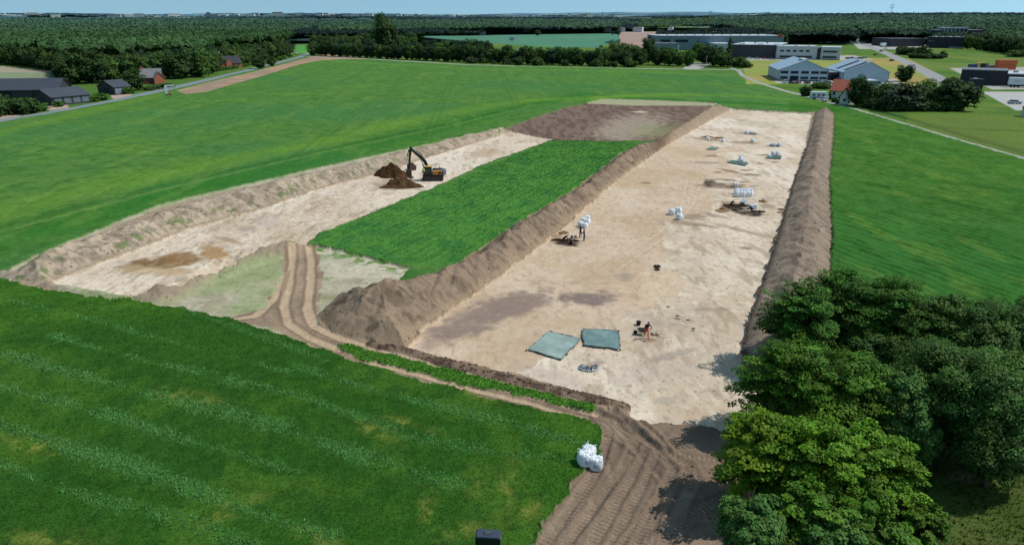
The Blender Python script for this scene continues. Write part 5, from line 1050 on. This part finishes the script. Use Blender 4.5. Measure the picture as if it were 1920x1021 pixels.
stick=plate([(4.05,6.45),(4.15,6.95),(4.4,7.05),(4.7,6.3),(4.95,3.3),(4.9,2.75),(4.6,2.75),(4.35,5.0)],.34,-.1).build('stick',BLK,ex,bevel=.04)
MB().tube((4.75,-.1,6.3),(5.15,-.1,4.8),.085).build('bucket_cylinder',BLK,stick); MB().tube((5.15,-.1,4.8),(5.3,-.1,3.5),.05).build('cylinder_rod',CHR,stick)
MB().box(4.55,5.2,-.42,.22,2.35,2.78).tube((4.9,-.5,2.9),(4.9,.3,2.9),.14).tube((5.3,-.4,3.4),(4.8,-.4,3.2),.07).build('tiltrotator',BLK,ex,bevel=.04)
b=plate([(4.4,2.33),(5.3,2.33),(5.6,1.6),(5.4,.9),(4.8,.35),(4.35,.45),(4.3,.7),(4.75,.85),(5.1,1.2),(5.15,1.7),(4.9,2.1),(4.4,2.1)],1.25,-.1); b.prism([(4.4,2.3),(5.3,2.3),(5.55,1.6),(5.35,.95),(4.8,.4),(4.4,.6)],-.74,-.70); b.prism([(4.4,2.3),(5.3,2.3),(5.55,1.6),(5.35,.95),(4.8,.4),(4.4,.6)],.50,.54)
bk=b.build('bucket',MUDM,ex,bevel=.02); b=MB()
for i in range(5): b.box(4.0,4.36,-.62+.25*i-.04,-.62+.25*i+.06,.48,.6)
b.build('bucket_teeth',TRACKM,bk)
MB().box(.1,.14,1.3,1.36,2.6,3.4).build('mirror_arm',BLK,ex); MB().tube((-.4,-1.3,2.2),(-.4,-1.3,3.0),.02).tube((-1.9,-1.3,2.2),(-1.9,-1.3,3.0),.02).tube((-.4,-1.3,3.0),(-1.9,-1.3,3.0),.02).build('hand_rail',ORG,ex)
# loose bucket
x,y,z=gnd(772,318); t=thing('loose_bucket','brown rusty grading bucket lying between the heap and the excavator','bucket',(x,y,z),.35)
MB().prism([(-.75,0),(.75,0),(.8,.9),(.5,1.1),(-.5,1.1),(-.8,.8)],-.9,.9).build('shell',MUDM,t,bevel=.06); MB().box(-.4,.4,-.35,.35,1.1,1.35).build('coupler',BLK,t)
# heaps
def heap(name,label,u,v,rx,ry,h,rz,col,seed,rough=.3,cat='heap'):
    x,y,z=gnd(u,v); n,m=64,30; ang=np.linspace(0,2*np.pi,n,endpoint=False); rr=np.linspace(0,1,m)
    A,R_=np.meshgrid(ang,rr); k=1+.18*np.sin(2*A+seed)+.1*np.sin(5*A+seed*2); xx=np.cos(A)*R_*rx*k; yy=np.sin(A)*R_*ry*k
    q=1-R_; hh=h*np.minimum(q*1.25,1-.25*(1-np.minimum(q*1.8,1))*0)*1.0
    hh=h*(1-R_**1.25)*(1+.0*A)+(fbm(xx.ravel()*1.1+seed*9,yy.ravel()*1.1,seed,4).reshape(R_.shape)-.5)*rough*4*h*.35*(1-R_**3)+(fbm(xx.ravel()*4,yy.ravel()*4,seed+5,3).reshape(R_.shape)-.5)*rough*.9*(1-R_**4)
    V=np.stack([xx,yy,hh-.06*(R_>.98)],-1).reshape(-1,3); F=[]
    for j in range(m-1):
        for i in range(n): F.append((j*n+i,j*n+(i+1)%n,(j+1)*n+(i+1)%n,(j+1)*n+i)[::-1])
    nz=fbm(xx.ravel()*1.6,yy.ravel()*1.6,seed+9,4)[:,None]; c0=alb(*col); Cc=c0*(.45+1.15*nz)
    o=npmesh(name,V,np.array(F),M_SOIL,Cc); o.location=(x,y,z-.03); o.rotation_euler[2]=rz; return tag(o,label,cat)
heap('soil_heap','dark brown soil heap behind the bucket, left of the excavator',735,330,3.3,2.3,2.5,0,(82,58,40),3,.5)
heap('soil_heap','nearer dark soil heap right below the raised bucket',753,350,3.4,1.9,1.9,.1,(88,66,46),8,.5)
for u,v,rx,ry,h,lab in ((1355,391,.7,.5,.3,'small brown heap left of the dark pit'),(1056,437,.8,.6,.4,'small brown heap at the foot of the spoil bank near two workers'),(1430,378,.9,.6,.35,'small heap of soil behind the crouching worker'),(1326,257,1.6,.9,.4,'low brown heap in the far part beside a white bag'),(1346,259,1.6,.9,.35,'low brown heap between two far white bags'),(1466,393,.7,.5,.25,'tiny brown heap at the right edge of the dig'),(1228,628,.45,.28,.18,'small spill of soil right of the worker in orange trousers')):
    heap('soil_heap',lab,u,v,rx,ry,h,0,(118,92,66),int(u)%50)
# pits: dark hollows are dug bowls standing a little above the floor sheet rim
def pit(u,v,rx,ry,rz,lab,seed,dark=(44,32,26)):
    x,y,z=gnd(u,v); n,m=40,12; V=[];Cc=[]
    for j in range(m):
        q=j/(m-1)
        for i in range(n):
            a=2*math.pi*i/n; k=1+.15*math.sin(2*a+seed)+.1*math.sin(5*a+seed); V.append((math.cos(a)*q*rx*k,math.sin(a)*q*ry*k,.05+.10*math.exp(-((q-.85)/.12)**2)*(1+.5*math.sin(7*a))-.08*(q>.98)))
            Cc.append(alb(*dark)*(1 if q<.75 else 2.6))
    F=[(j*n+i,j*n+(i+1)%n,(j+1)*n+(i+1)%n,(j+1)*n+i) for j in range(m-1) for i in range(n)]
    o=npmesh('excavated_pit',np.array(V),np.array(F),M_SOIL,np.array(Cc)); o.location=(x,y,z+.02); o.rotation_euler[2]=rz; tag(o,lab,'pit')
pit(1383,386,2.2,.9,-.1,'long dark dug pit left of the crouching worker',1); pit(1421,397,1.0,.4,-.1,'small dark pit right of the crouching worker',2); pit(1058,451,1.9,.5,-.05,'dark dug pit beside the two standing workers',3); pit(1331,342,1.2,.8,0,'small dark pit in the middle distance of the dig',4,(80,74,64)); pit(1232,500,.5,.35,0,'single small dark hole in the middle of the pale floor',5)
# ---- big bags
BAGM=attrmat('bag_cloth',.06,1.5,.05,8,.02,6,.75,.15,.12); BAGTXT=mat('blue_print',alb(84,112,168),.7,var=.3,scale=6)
def bag_mesh(seed,w=.95,h=.95):
    rng=np.random.RandomState(seed); n,m=36,18; V=[];Cc=[]
    for j in range(m):
        q=j/(m-1)
        if q<.8: zz=h*(q/.8); r=w/2*(1+.16*math.sin(math.pi*min(1,q/.8))**.8)*(1-.03*q)
        else: k=(q-.8)/.2; zz=h*(1+.10*math.sin(k*math.pi)-.05*k); r=w/2*(1-k*.97)*1.0
        for i in range(n):
            a=2*math.pi*i/n; sq=(abs(math.cos(a))**4+abs(math.sin(a))**4)**-.25; sqm=1+(sq-1)*(.75 if q<.8 else .5)
            wr=.035*math.sin(5*a+seed+q*5)*(q**.5)+.025*math.sin(11*a+seed*3+q*9)
            x,y=math.cos(a)*r*(sqm+wr),math.sin(a)*r*(sqm+wr); V.append((x+.04*q*math.sin(seed),y,zz*(1+(.06*math.sin(3*a+seed)+.04*math.sin(7*a)) *(q>.6))))
            Cc.append(alb(244,248,252)*(1-.12*(q<.1))*(1+.08*math.sin(5*a+seed)*q))
    F=[(j*n+i,j*n+(i+1)%n,(j+1)*n+(i+1)%n,(j+1)*n+i) for j in range(m-1) for i in range(n)]
    return np.array(V),np.array(F),np.array(Cc),h
BAGP=[]
def bulk_bag(u,v,label,group=None,s=1.0,rz=0,k=0,off=(0,0),txt=False,z=None):
    x,y,zz=gnd(u,v); x+=off[0]; y+=off[1]; t=thing('bulk_bag',label,'bulk bag',(x,y,ground_z(x,y)-.02 if z is None else z),rz,group,scale=s)
    if len(BAGP)<=k:
        while len(BAGP)<=k:
            V,F_,Cc,h=bag_mesh(len(BAGP)*3+1); o=npmesh('sack',V,F_,BAGM,Cc); ls=[]
            for a in range(4):
                l=MB(); cx,cy=[(-.36,-.36),(.36,-.36),(.36,.36),(-.36,.36)][a]; l.path([(cx-.1,cy,.85),(cx-.08,cy*1.05,1.12),(cx+.08,cy*1.05,1.14),(cx+.1,cy,.86)],.022,5)
                lo=l.build('lifting_loop',WHITE); ls.append(lo.data); bpy.data.objects.remove(lo)
            BAGP.append((o.data,ls)); bpy.data.objects.remove(o)
    a,b=BAGP[k]; so_=link(bpy.data.objects.new('sack',a),t)
    for q in b: link(bpy.data.objects.new('lifting_loop',q),t)
    if txt: 
        g=MB(); random.seed(int(u))
        for r in range(4):
            xx=-.2
            while xx<.2:
                w_=random.uniform(.02,.07); g.box(xx,xx+w_,-.585,-.575,.62-r*.09,.66-r*.09); xx+=w_+.02
        g.build('print',BAGTXT,so_)
    return t
bulk_bag(1096,868,'left filled white bulk bag at the edge of the foreground crop',s=.9,rz=.3,k=0,txt=True); bulk_bag(1104,855,'rearmost white bulk bag of the three by the muddy track',s=.82,rz=.9,k=1); bulk_bag(1117,876,'front right white bulk bag with blue print, nearest the mud',s=.84,rz=-.15,k=2,txt=True)
for u,v,k,lab in ((1259,402,0,'left white bag of the three beside the brown stains'),(1272,399,1,'back white bag of the three beside the brown stains'),(1274,411,2,'front white bag of the three beside the brown stains')): bulk_bag(u,v,lab,k=k,s=.88,rz=k)
for u,v,k,lab in ((1089,424,0,'left front'),(1097,427,1,'right front'),(1094,417,2,'middle'),(1102,420,0,'back right'),(1101,413,1,'rearmost')): bulk_bag(u,v,lab+' white bag in the pile behind the two standing workers','white bags behind the two standing workers',k=k,s=.74,rz=u)
for i in range(10):
    u=1381.5+(i%5)*6.2; v=368-(i//5)*5; bulk_bag(u,v,'white bulk bag in the double row on the right part of the dig','double row of white bags',k=i%3,s=.88,rz=i)
for u,v,k,s,lab in ((1379,350,0,.9,'single white bag just beyond the double row'),(1407,391,2,.85,'white bag left of the crouching worker'),(1415,391,1,.85,'white bag right of the crouching worker'),(1390,305,0,1.0,'white bag standing on the far green net, left one'),(1389,299,1,.9,'second white bag behind the one on the far green net'),(1442,296,2,.9,'low white bag at the left end of the far bag group'),(1450,291,0,1.0,'white bag in the middle of the far bag group'),(1458,291,1,1.0,'white bag at the right end of the far bag group'),(1461,274,2,.9,'white bag at the end of the grey sheet in the distance'),(1400,251,0,.95,'most distant white bag in the dig'),(1411,267,1,.95,'far white bag below the most distant one'),(1327,263,2,.95,'far white bag left of the low brown heap'),(1355,267,0,.95,'far white bag right of the low brown heap')):
    bulk_bag(u,v,lab,k=k,s=s*.88,rz=u)
# ---- nets and sheets
def sheet(name,label,corners,col,seed,amp=.05,n=40,cat='tarp'):
    c=[np.array(gnd(*p)) for p in corners]; s=np.linspace(0,1,n); U_,W_=np.meshgrid(s,s); U_=U_.ravel()[:,None]; W_=W_.ravel()[:,None]
    P=c[0]*(1-U_)*(1-W_)+c[1]*U_*(1-W_)+c[2]*U_*W_+c[3]*(1-U_)*W_
    P[:,:2]+=((np.stack([fbm(P[:,0]/1.1,P[:,1]/1.1,seed,3),fbm(P[:,0]/1.1,P[:,1]/1.1,seed+3,3)],1)-.5)*.35)
    gz=np.array([ground_z(a,b) for a,b in P[:,:2]]); f=fbm(P[:,0]/.8,P[:,1]/.35,seed,4); edge=((U_[:,0]<.03)|(U_[:,0]>.97)|(W_[:,0]<.03)|(W_[:,0]>.97))
    P[:,2]=gz+.05+f*amp*2+.03*edge; o=P[0].copy()
    f2_=fbm(P[:,0]/.9,P[:,1]/.9,seed+5,4); Cc=alb(*col)*(.7+.6*f2_[:,None])*(1-.35*edge[:,None]); ii=np.arange(n*n).reshape(n,n)
    F_=np.stack([ii[:-1,:-1],ii[:-1,1:],ii[1:,1:],ii[1:,:-1]],-1).reshape(-1,4); ob=npmesh(name,P-o,F_,BAGM,Cc); ob.location=o; return tag(ob,label,cat)
NET1=[(989,657),(1030,622),(1089,637),(1053.5,676)]; NET2=[(1092,618),(1160,621),(1163,657.6),(1094,650)]
sheet('green_tarp','pale green net sheet with skewed corners, left of two lying on the dig floor',NET1,(152,172,166),41,.09); sheet('green_tarp','darker green net sheet, right of two, nearest the worker in orange trousers',NET2,(120,146,144),47,.1)
dk=mat('dark_clod',alb(70,58,50),.95,var=.3,scale=8)
random.seed(3)
for net,lb in ((NET1,'dark clod weighing down the edge of the left green sheet'),(NET2,'dark clod weighing down the edge of the right green sheet')):
    for e in range(4):
        for k in (0,.35,.7):
            a,b=net[e],net[(e+1)%4]; kk=k+random.uniform(-.08,.08); u,v=a[0]+(b[0]-a[0])*kk,a[1]+(b[1]-a[1])*kk; p=gnd(u,v); m=MB(); m.ball((0,0,0),(.10,.08,.07),7,5); o=m.build('clod',dk,smooth=False)
            for vv in o.data.vertices: vv.co*=random.uniform(.75,1.3)
            o.location=(p[0],p[1],p[2]+.12); tag(o,lb,'clod','clods on the edge of the '+('left' if net is NET1 else 'right')+' green sheet')
sheet('green_tarp','dark green net under the single pair of bags in the distance',[(1362,305),(1372,301),(1404,306),(1398,312)],(92,118,110),51,.1,24); sheet('green_tarp','dark green net below the far right bag group',[(1436,297),(1446,293),(1466,294),(1463,299)],(80,106,100),53,.12,24); sheet('green_tarp','thin grey green net in the far left part of the dig',[(1324,281),(1334,276),(1348,278),(1342,281.5)],(110,136,124),55,.1,24)
sheet('grey_sheet','grey sheet stretched in the distance left of a white bag',[(1442,273),(1448,270),(1463,273),(1460,276)],(150,156,164),57,.15,20,'sheet'); sheet('grey_sheet','crumpled pale sheet just below the double row of bags',[(1390,384),(1393,377),(1401,379),(1402,385)],(176,188,206),59,.4,20,'sheet'); sheet('grey_sheet','grey sheet at the far end of the dig beside the most distant bag',[(1402,251),(1406,248),(1419,250),(1417,253)],(140,140,140),60,.12,16,'sheet')
# plastic bundle, a half moon of rumpled sheeting
p=gnd(1104,692); n,m=40,14; V=[];Cc=[]; rng=np.random.RandomState(5)
for j in range(m):
    for i in range(n):
        a=math.pi+math.pi*i/(n-1); q=j/(m-1); r=.15+.85*q; nz=rng.uniform(-.06,.06); x=math.cos(a)*r*.95; y=math.sin(a)*r*.75+.25; V.append((x+nz,y+nz,.04+.22*math.sin(math.pi*q)*(.5+.8*abs(math.sin(3*a+2*q)))+abs(nz)*1.6))
        k=rng.rand(); Cc.append(alb(196,202,206) if (q>.85 or k>.72) else (alb(44,46,60) if k<.45 else alb(110,116,130)))
F_=[(j*n+i,j*n+i+1,(j+1)*n+i+1,(j+1)*n+i) for j in range(m-1) for i in range(n-1)]
o=npmesh('plastic_bundle',np.array(V),np.array(F_),BAGM,np.array(Cc),smooth=False); o.location=p; tag(o,'half moon bundle of black and white plastic sheeting below the green sheets','plastic bundle')
# black equipment case at the bottom edge
x,y,z=gp(916,1036,0); z=ground_z(x,y); t=thing('equipment_case','tall black case with a handle on its lid, cut by the bottom edge','case',(x,y,z),-.08)
CASE=mat('case_plastic',alb(30,31,35),.45,var=.1,scale=4,spec=.4); ALU=mat('aluminium_edge',alb(120,128,124),.35,metal=.6)
MB().box(-.68,.68,-.3,.3,0,1.0).build('case_body',CASE,t,bevel=.04); MB().prism([(-.70,1.003),(.70,1.003),(.62,1.12),(-.62,1.12)],-.32,.32).build('lid',mat('lid_plastic',alb(62,68,84),.35,var=.1,spec=.5),t,bevel=.03)
MB().path([(-.24,0,1.1),(-.22,0,1.24),(.22,0,1.24),(.24,0,1.1)],.028,8).build('handle',ALU,t); MB().box(-.71,-.68,-.31,.31,.0,1.0).box(.68,.71,-.31,.31,0,1.0).build('edge_strip',ALU,t); MB().box(-.2,.2,-.1,.1,1.125,1.15).build('handle_plate',ALU,t)
# ---- hand tools
WOOD=mat('ash_handle',alb(170,140,100),.7); STL=mat('tool_steel',alb(110,112,116),.4,metal=.6); RUB=mat('black_rubber',alb(26,26,28),.7)
def bucket_(u,v,label,m=None,s=1.0):
    x,y,z=gnd(u,v); t=thing('bucket',label,'bucket',(x,y,z),0,None,s); MB().lathe([(.02,0),(.15,0),(.19,.3),(.2,.31),(.18,.3),(.14,.03),(.02,.02)],16).build('shell',m or RUB,t,smooth=True); MB().path([(-.19,0,.3),(-.12,.1,.38),(.12,.1,.38),(.19,0,.3)],.01,6).build('handle',STL,t)
bucket_(1197,609,'black bucket standing left of the worker in orange trousers',s=1.25); bucket_(1070,457,'black bucket before the pit near two workers',s=1.3); bucket_(1072,446,'small bucket behind the pit near two workers',STL); bucket_(1079,446,'pale blue bucket beside the left standing worker',mat('blue_plastic',alb(150,176,196),.5))
def shovel(u,v,rz,label):
    x,y,z=gnd(u,v); t=thing('shovel',label,'shovel',(x,y,z+.05),rz); MB().tube((0,0,.03),(1.2,0,.05),.017,n=8).build('shaft',WOOD,t); MB().add([(-.3,-.0,.0),(-.22,-.12,.03),(0,-.11,.04),(0,.11,.04),(-.22,.12,.03),(-.12,0,.0)],[(0,1,5),(1,2,5),(2,3,5),(3,4,5),(4,0,5)]).build('blade',STL,t)
shovel(1225,626,-.2,'shovel lying right of the worker in orange trousers'); shovel(1046,448,.3,'shovel lying at the left end of the pit near two workers')
x,y,z=gnd(1204,627); t=thing('wheelbarrow','grey wheelbarrow just left of the worker in orange trousers','wheelbarrow',(x,y,z),2.9)
MB().add([(-.45,-.32,.62),(.5,-.26,.62),(.5,.26,.62),(-.45,.32,.62),(-.25,-.2,.34),(.25,-.17,.34),(.25,.17,.34),(-.25,.2,.34)],[(4,5,6,7),(0,4,7,3),(1,2,6,5),(0,1,5,4),(3,7,6,2)]).build('tray',mat('grey_tray',alb(96,96,100),.6),t)
MB().path([(.62,-.05,.2),(0,-.25,.33),(-1.0,-.3,.6)],.02).path([(.62,.05,.2),(0,.25,.33),(-1.0,.3,.6)],.02).path([(-.3,-.25,.38),(-.35,-.25,0)],.02).path([(-.3,.25,.38),(-.35,.25,0)],.02).build('frame',STL,t); MB().tube((.65,-.04,.2),(.65,.04,.2),.2,n=16).build('wheel',TYRE,t)
# stray stone markers / pegs
for u,v in ((1300,616),(1270,592),(1253,575),(1290,600)): 
    x,y,z=gnd(u,v); m=MB().ball((0,0,.02),(.22,.12,.07),8,5); o=m.build('clod',dk); o.location=(x,y,z); tag(o,'loose dark clod lying on the pale floor right of the worker','clod','loose clods right of the worker')
# ================================================================== PEOPLE
SKIN=mat('skin',alb(206,160,134),.6,var=.05); HAIR=mat('hair',alb(70,54,42),.8); 
def person(label,u,v,rz,J,cloth,hair=True,vest=None,h=1.0,cap=None,z=None,held=None):
    x,y,zz=gnd(u,v); t=thing('person',label,'person',(x,y,zz if z is None else z),rz,None,h)
    names=list(J); idx={n:i for i,n in enumerate(names)}
    E=[('pelvis','waist'),('waist','chest'),('chest','neck'),('neck','head0'),('head0','head1')]
    for s in 'LR': E+=[('pelvis','hip'+s),('hip'+s,'knee'+s),('knee'+s,'ankle'+s),('ankle'+s,'toe'+s),('chest','sho'+s),('sho'+s,'elb'+s),('elb'+s,'wri'+s),('wri'+s,'palm'+s)]
    R={'pelvis':.15,'waist':.135,'chest':.165,'neck':.058,'head0':.085,'head1':.092,'hip':.10,'knee':.065,'ankle':.045,'toe':.042,'sho':.075,'elb':.047,'wri':.03,'palm':.036}
    me=bpy.data.meshes.new('body'); me.from_pydata([J[n] for n in names],[(idx[a],idx[b]) for a,b in E],[]); o=bpy.data.objects.new('body',me); COL.objects.link(o)
    sk=o.modifiers.new('skin','SKIN'); sk.use_smooth_shade=True; o.modifiers.new('sub','SUBSURF').levels=1; o.modifiers['sub'].render_levels=1
    for i,n in enumerate(names):
        r=R.get(n,R.get(n[:-1],.05)); me.skin_vertices[0].data[i].radius=(r*(1.15 if n in('chest','pelvis','waist') else 1),r*(.8 if n in('chest','pelvis','waist') else 1))
    me.skin_vertices[0].data[idx['pelvis']].use_root=True
    dg=bpy.context.evaluated_depsgraph_get(); dg.update(); nm=bpy.data.meshes.new_from_object(o.evaluated_get(dg)); bpy.data.objects.remove(o)
    # five fingers and a thumb side on each palm, joined into the same mesh
    vs=[tuple(v_.co) for v_ in nm.vertices]; fs=[tuple(p.vertices) for p in nm.polygons]; nb=len(fs)
    fm=MB()
    for s in 'LR':
        w_=Vector(J['wri'+s]); p_=Vector(J['palm'+s]); d=(p_-w_).normalized(); side=d.cross(Vector((0,1,.2))).normalized(); dn=d.cross(side)
        for k,ln in enumerate((.07,.08,.075,.06)):
            b0=p_+side*(.027-.018*k); b1=b0+d*ln*.55+dn*.008; b2=b1+d*ln*.35+dn*.03; fm.path([b0,b1,b2],[.009,.008,.006],6)
        b0=w_.lerp(p_,.5)+side*.03; fm.path([b0,b0+side*.03+d*.03,b0+side*.035+d*.06],[.011,.009,.007],6)
    o0=len(vs); vs+=fm.v; fs+=[tuple(i+o0 for i in f) for f in fm.f]
    bm2=bpy.data.meshes.new('body'); bm2.from_pydata(vs,[],fs); 
    for m in (cloth[0],cloth[1],SKIN,cloth[2]): bm2.materials.append(m)
    bones=[('leg',J['hip'+s],J['knee'+s],0) for s in'LR']+[('l2',J['knee'+s],J['ankle'+s],0) for s in 'LR']+[('f',J['ankle'+s],J['toe'+s],3) for s in 'LR']+[('p',J['pelvis'],J['waist'],0),('t',J['waist'],J['chest'],1),('n',J['chest'],J['neck'],1),('h',J['neck'],J['head1'],2)]+[('a',J['sho'+s],J['elb'+s],1) for s in 'LR']+[('b',J['elb'+s],J['wri'+s],1) for s in 'LR']+[('c',J['wri'+s],J['palm'+s],2) for s in 'LR']+[('s',J['chest'],J['sho'+s],1) for s in 'LR']
    for pi,p in enumerate(bm2.polygons):
        c=p.center; best=(9,0)
        for _,a,b,mi in bones:
            a=Vector(a);b=Vector(b);ab=b-a; tt=max(0,min(1,(c-a).dot(ab)/max(ab.dot(ab),1e-6))); d=(c-a-ab*tt).length
            if d<best[0]: best=(d,mi)
        p.material_index=2 if pi>=nb else best[1]; p.use_smooth=True
    body=link(bpy.data.objects.new('body',bm2),t)
    hc=Vector(J['head1']); up=(hc-Vector(J['head0'])).normalized(); M=Matrix.Translation(hc+up*.012)
    fwd=Vector((1,0,0))-up*up.x; fwd.normalize(); lat=up.cross(fwd)
    fb=MB(); fb.ball(hc+fwd*.092-up*.015,(.018,.014,.02),6,4)
    for s_ in(-1,1): fb.ball(hc+lat*.09*s_-up*.01,(.02,.012,.03),6,4)
    fb.build('nose_and_ears',SKIN,t,smooth=True); eb=MB()
    for s_ in(-1,1): eb.ball(hc+fwd*.084+lat*.032*s_+up*.012,.011,6,4)
    eb.build('eyes',RUB,t); MB().box(-.004,.006,-.025,.025,-.004,.004,Matrix.Translation(hc+fwd*.088-up*.05)).build('mouth',mat('lips',alb(150,90,84),.6),t)
    if cap: MB().ball(hc+up*.03-fwd*.008,(.108,.102,.085),12,7).build('cap',cap,t,smooth=True)
    else: MB().ball(hc+up*.028-fwd*.022,(.102,.1,.085),12,7).build('hair',HAIR,t,smooth=True)
    if vest:
        c0,c1=Vector(J['waist']),Vector(J['chest']); d=(c1-c0).normalized(); q=d.to_track_quat('Z','X').to_matrix().to_4x4(); v_=MB(); L_=(c1-c0).length
        v_.lathe([(.175,-.1),(.185,L_*.5),(.19,L_+.02),(.12,L_+.12)],16,Matrix.Translation(c0)@q@Matrix.Diagonal((.85,1.15,1,1))).build('safety_vest',vest,t,smooth=True)
    return t
def pose(lean=0,kneeb=.0,armL=None,armR=None,stride=.12,hipz=.92,turn=0):
    c,s=math.cos(lean),math.sin(lean)
    def up(x,y,z): return (x*c+z*s,y,hipz+z*c-x*s)
    J={'pelvis':(0,0,hipz),'waist':up(0,0,.18),'chest':up(0,0,.42),'neck':up(.01,0,.58),'head0':up(.02,0,.66),'head1':up(.035,0,.74)}
    for n,sg in(('L',1),('R',-1)):
        st=stride*(1 if sg>0 else -1); J['hip'+n]=(0,sg*.1,hipz-.04); J['knee'+n]=(st*.6+kneeb,sg*.12,hipz*.52); J['ankle'+n]=(st,sg*.13,.09); J['toe'+n]=(st+.16,sg*.15,.045)
        J['sho'+n]=up(0,sg*.19,.48); e=up(.02,sg*.25,.2); w=up(.1,sg*.25,-.04)
        a=armL if n=='L' else armR
        if a: e,w=a
        J['elb'+n]=e; J['wri'+n]=w; dv_=(Vector(w)-Vector(e)).normalized(); J['palm'+n]=tuple(Vector(w)+dv_*.08)
    return J
NAVY=mat('navy_cloth',alb(38,42,54),.85,var=.15); ORT=mat('orange_trousers',alb(206,92,44),.8,var=.12); BLC=mat('black_cloth',alb(26,26,30),.85,var=.15); BOOT=mat('boot',alb(60,44,34),.8); BLU=mat('blue_denim',alb(56,70,110),.85); DRD=mat('dark_maroon_cloth',alb(72,42,42),.85); GRC=mat('grey_cap',alb(96,98,104),.8); TANB=mat('tan_boot',alb(180,140,90),.8)
ph=person('person in black top and bright orange trousers working beside a bucket on the pale floor',1211,634,-1.25,pose(lean=.30,armL=((.33,.30,1.18),(.42,.12,1.0)),armR=((.2,-.32,1.1),(.34,-.16,.86)),stride=.2),(ORT,NAVY,TANB),cap=GRC,h=1.08)
t=thing('long_tool','long handled hoe held by the worker in orange trousers','hoe',ph.location,-1.25); MB().tube((.40,.16,1.06),(.62,-.5,.12),.017,n=8).build('shaft',WOOD,t); MB().box(.58,.72,-.6,-.46,.05,.1).build('blade',STL,t)
person('person all in black with one arm stretched out, left of two beside the pit',1088,446,2.6,pose(lean=.05,armL=((.28,.40,1.32),(.50,.52,1.28)),armR=((.06,-.26,1.1),(.1,-.24,.86)),stride=.07),(BLC,BLC,BOOT),h=1.1)
person('person in dark maroon top and blue trousers, right of two beside the pit',1095,452,2.9,pose(lean=.06,armL=((.1,.27,1.12),(.3,.14,1.05)),armR=((.1,-.27,1.12),(.3,-.12,1.05)),stride=.08),(BLU,DRD,BOOT),h=1.1)
pv=person('person in a yellow safety vest standing on the excavator track by the cab',796,346,-1.3,pose(lean=.04),(BLC,NAVY,BOOT),vest=HI)
pv.location=Vector(ex.location)+Matrix.Rotation(math.radians(184),3,'Z')@Vector((1.62,1.22,.855))*1.0
# crouching figures
def crouch():
    J=pose(lean=1.0,hipz=.42,stride=.1); 
    for n,sg in(('L',1),('R',-1)): J['knee'+n]=(.38,sg*.2,.44 if sg>0 else .12); J['ankle'+n]=(.02 if sg>0 else -.1,sg*.17,.09); J['toe'+n]=(.17 if sg>0 else -.2,sg*.19,.045); J['elb'+n]=(.55,sg*.26,.42); J['wri'+n]=(.72,sg*.16,.2); J['palm'+n]=(.76,sg*.13,.13)
    return J
person('person in dark clothes crouching between the white bags and the small pit',1411,396,2.4,crouch(),(NAVY,BLC,BOOT)); person('person in black crouching inside the long dark pit',1370,386,.6,crouch(),(BLC,BLC,BOOT)); person('person in black crouching over the pit, left of the two standing workers',1056,452,.2,crouch(),(BLC,BLC,BOOT))
# ================================================================== LIGHT, SKY, CAMERA
SUN_EL=54.0; SUN_AZ=86.0   # azimuth from +Y towards +X
w=bpy.data.worlds.new('World'); SC.world=w; w.use_nodes=True; nt=w.node_tree
bg=nt.nodes['Background']; sky=nt.nodes.new('ShaderNodeTexSky'); sky.sky_type='NISHITA'; sky.sun_disc=False
sky.sun_elevation=math.radians(SUN_EL); sky.sun_rotation=math.radians(SUN_AZ); sky.air_density=1.0; sky.dust_density=0.3; sky.ozone_density=2.0; sky.altitude=100
tc=nt.nodes.new('ShaderNodeTexCoord'); va=nt.nodes.new('ShaderNodeVectorMath'); va.operation='MULTIPLY_ADD'; va.inputs[1].default_value=(1,1,.8); va.inputs[2].default_value=(0,0,.27)
nt.links.new(tc.outputs['Generated'],va.inputs[0]); nt.links.new(va.outputs[0],sky.inputs[0])
tn=nt.nodes.new('ShaderNodeVectorMath'); tn.operation='MULTIPLY'; tn.inputs[1].default_value=(1.18,1.30,1.03); nt.links.new(sky.outputs[0],tn.inputs[0])
nt.links.new(tn.outputs[0],bg.inputs[0]); bg.inputs[1].default_value=.14
sl=bpy.data.lights.new('sun','SUN'); sl.energy=3.7; sl.angle=math.radians(.5); sl.color=(1,.96,.9)
so=link(bpy.data.objects.new('sun',sl)); e=math.radians(SUN_EL); a=math.radians(SUN_AZ)
dv=Vector((math.sin(a)*math.cos(e),math.cos(a)*math.cos(e),math.sin(e))); so.rotation_euler=dv.to_track_quat('Z','Y').to_euler(); so.location=dv*200
cam=bpy.data.cameras.new('camera'); co=link(bpy.data.objects.new('camera',cam)); co.location=(0,0,CAMH); co.rotation_euler=(math.pi/2-PITCH,0,0)
cam.sensor_width=36; cam.lens=36*FPX/1920; cam.clip_start=.5; cam.clip_end=30000; SC.camera=co
SC.view_settings.view_transform='Standard'; SC.view_settings.look='None'; SC.view_settings.exposure=0; SC.view_settings.gamma=1
SC.cycles.max_bounces=4; SC.cycles.diffuse_bounces=2; SC.cycles.transparent_max_bounces=4; SC.cycles.caustics_reflective=False; SC.cycles.caustics_refractive=False
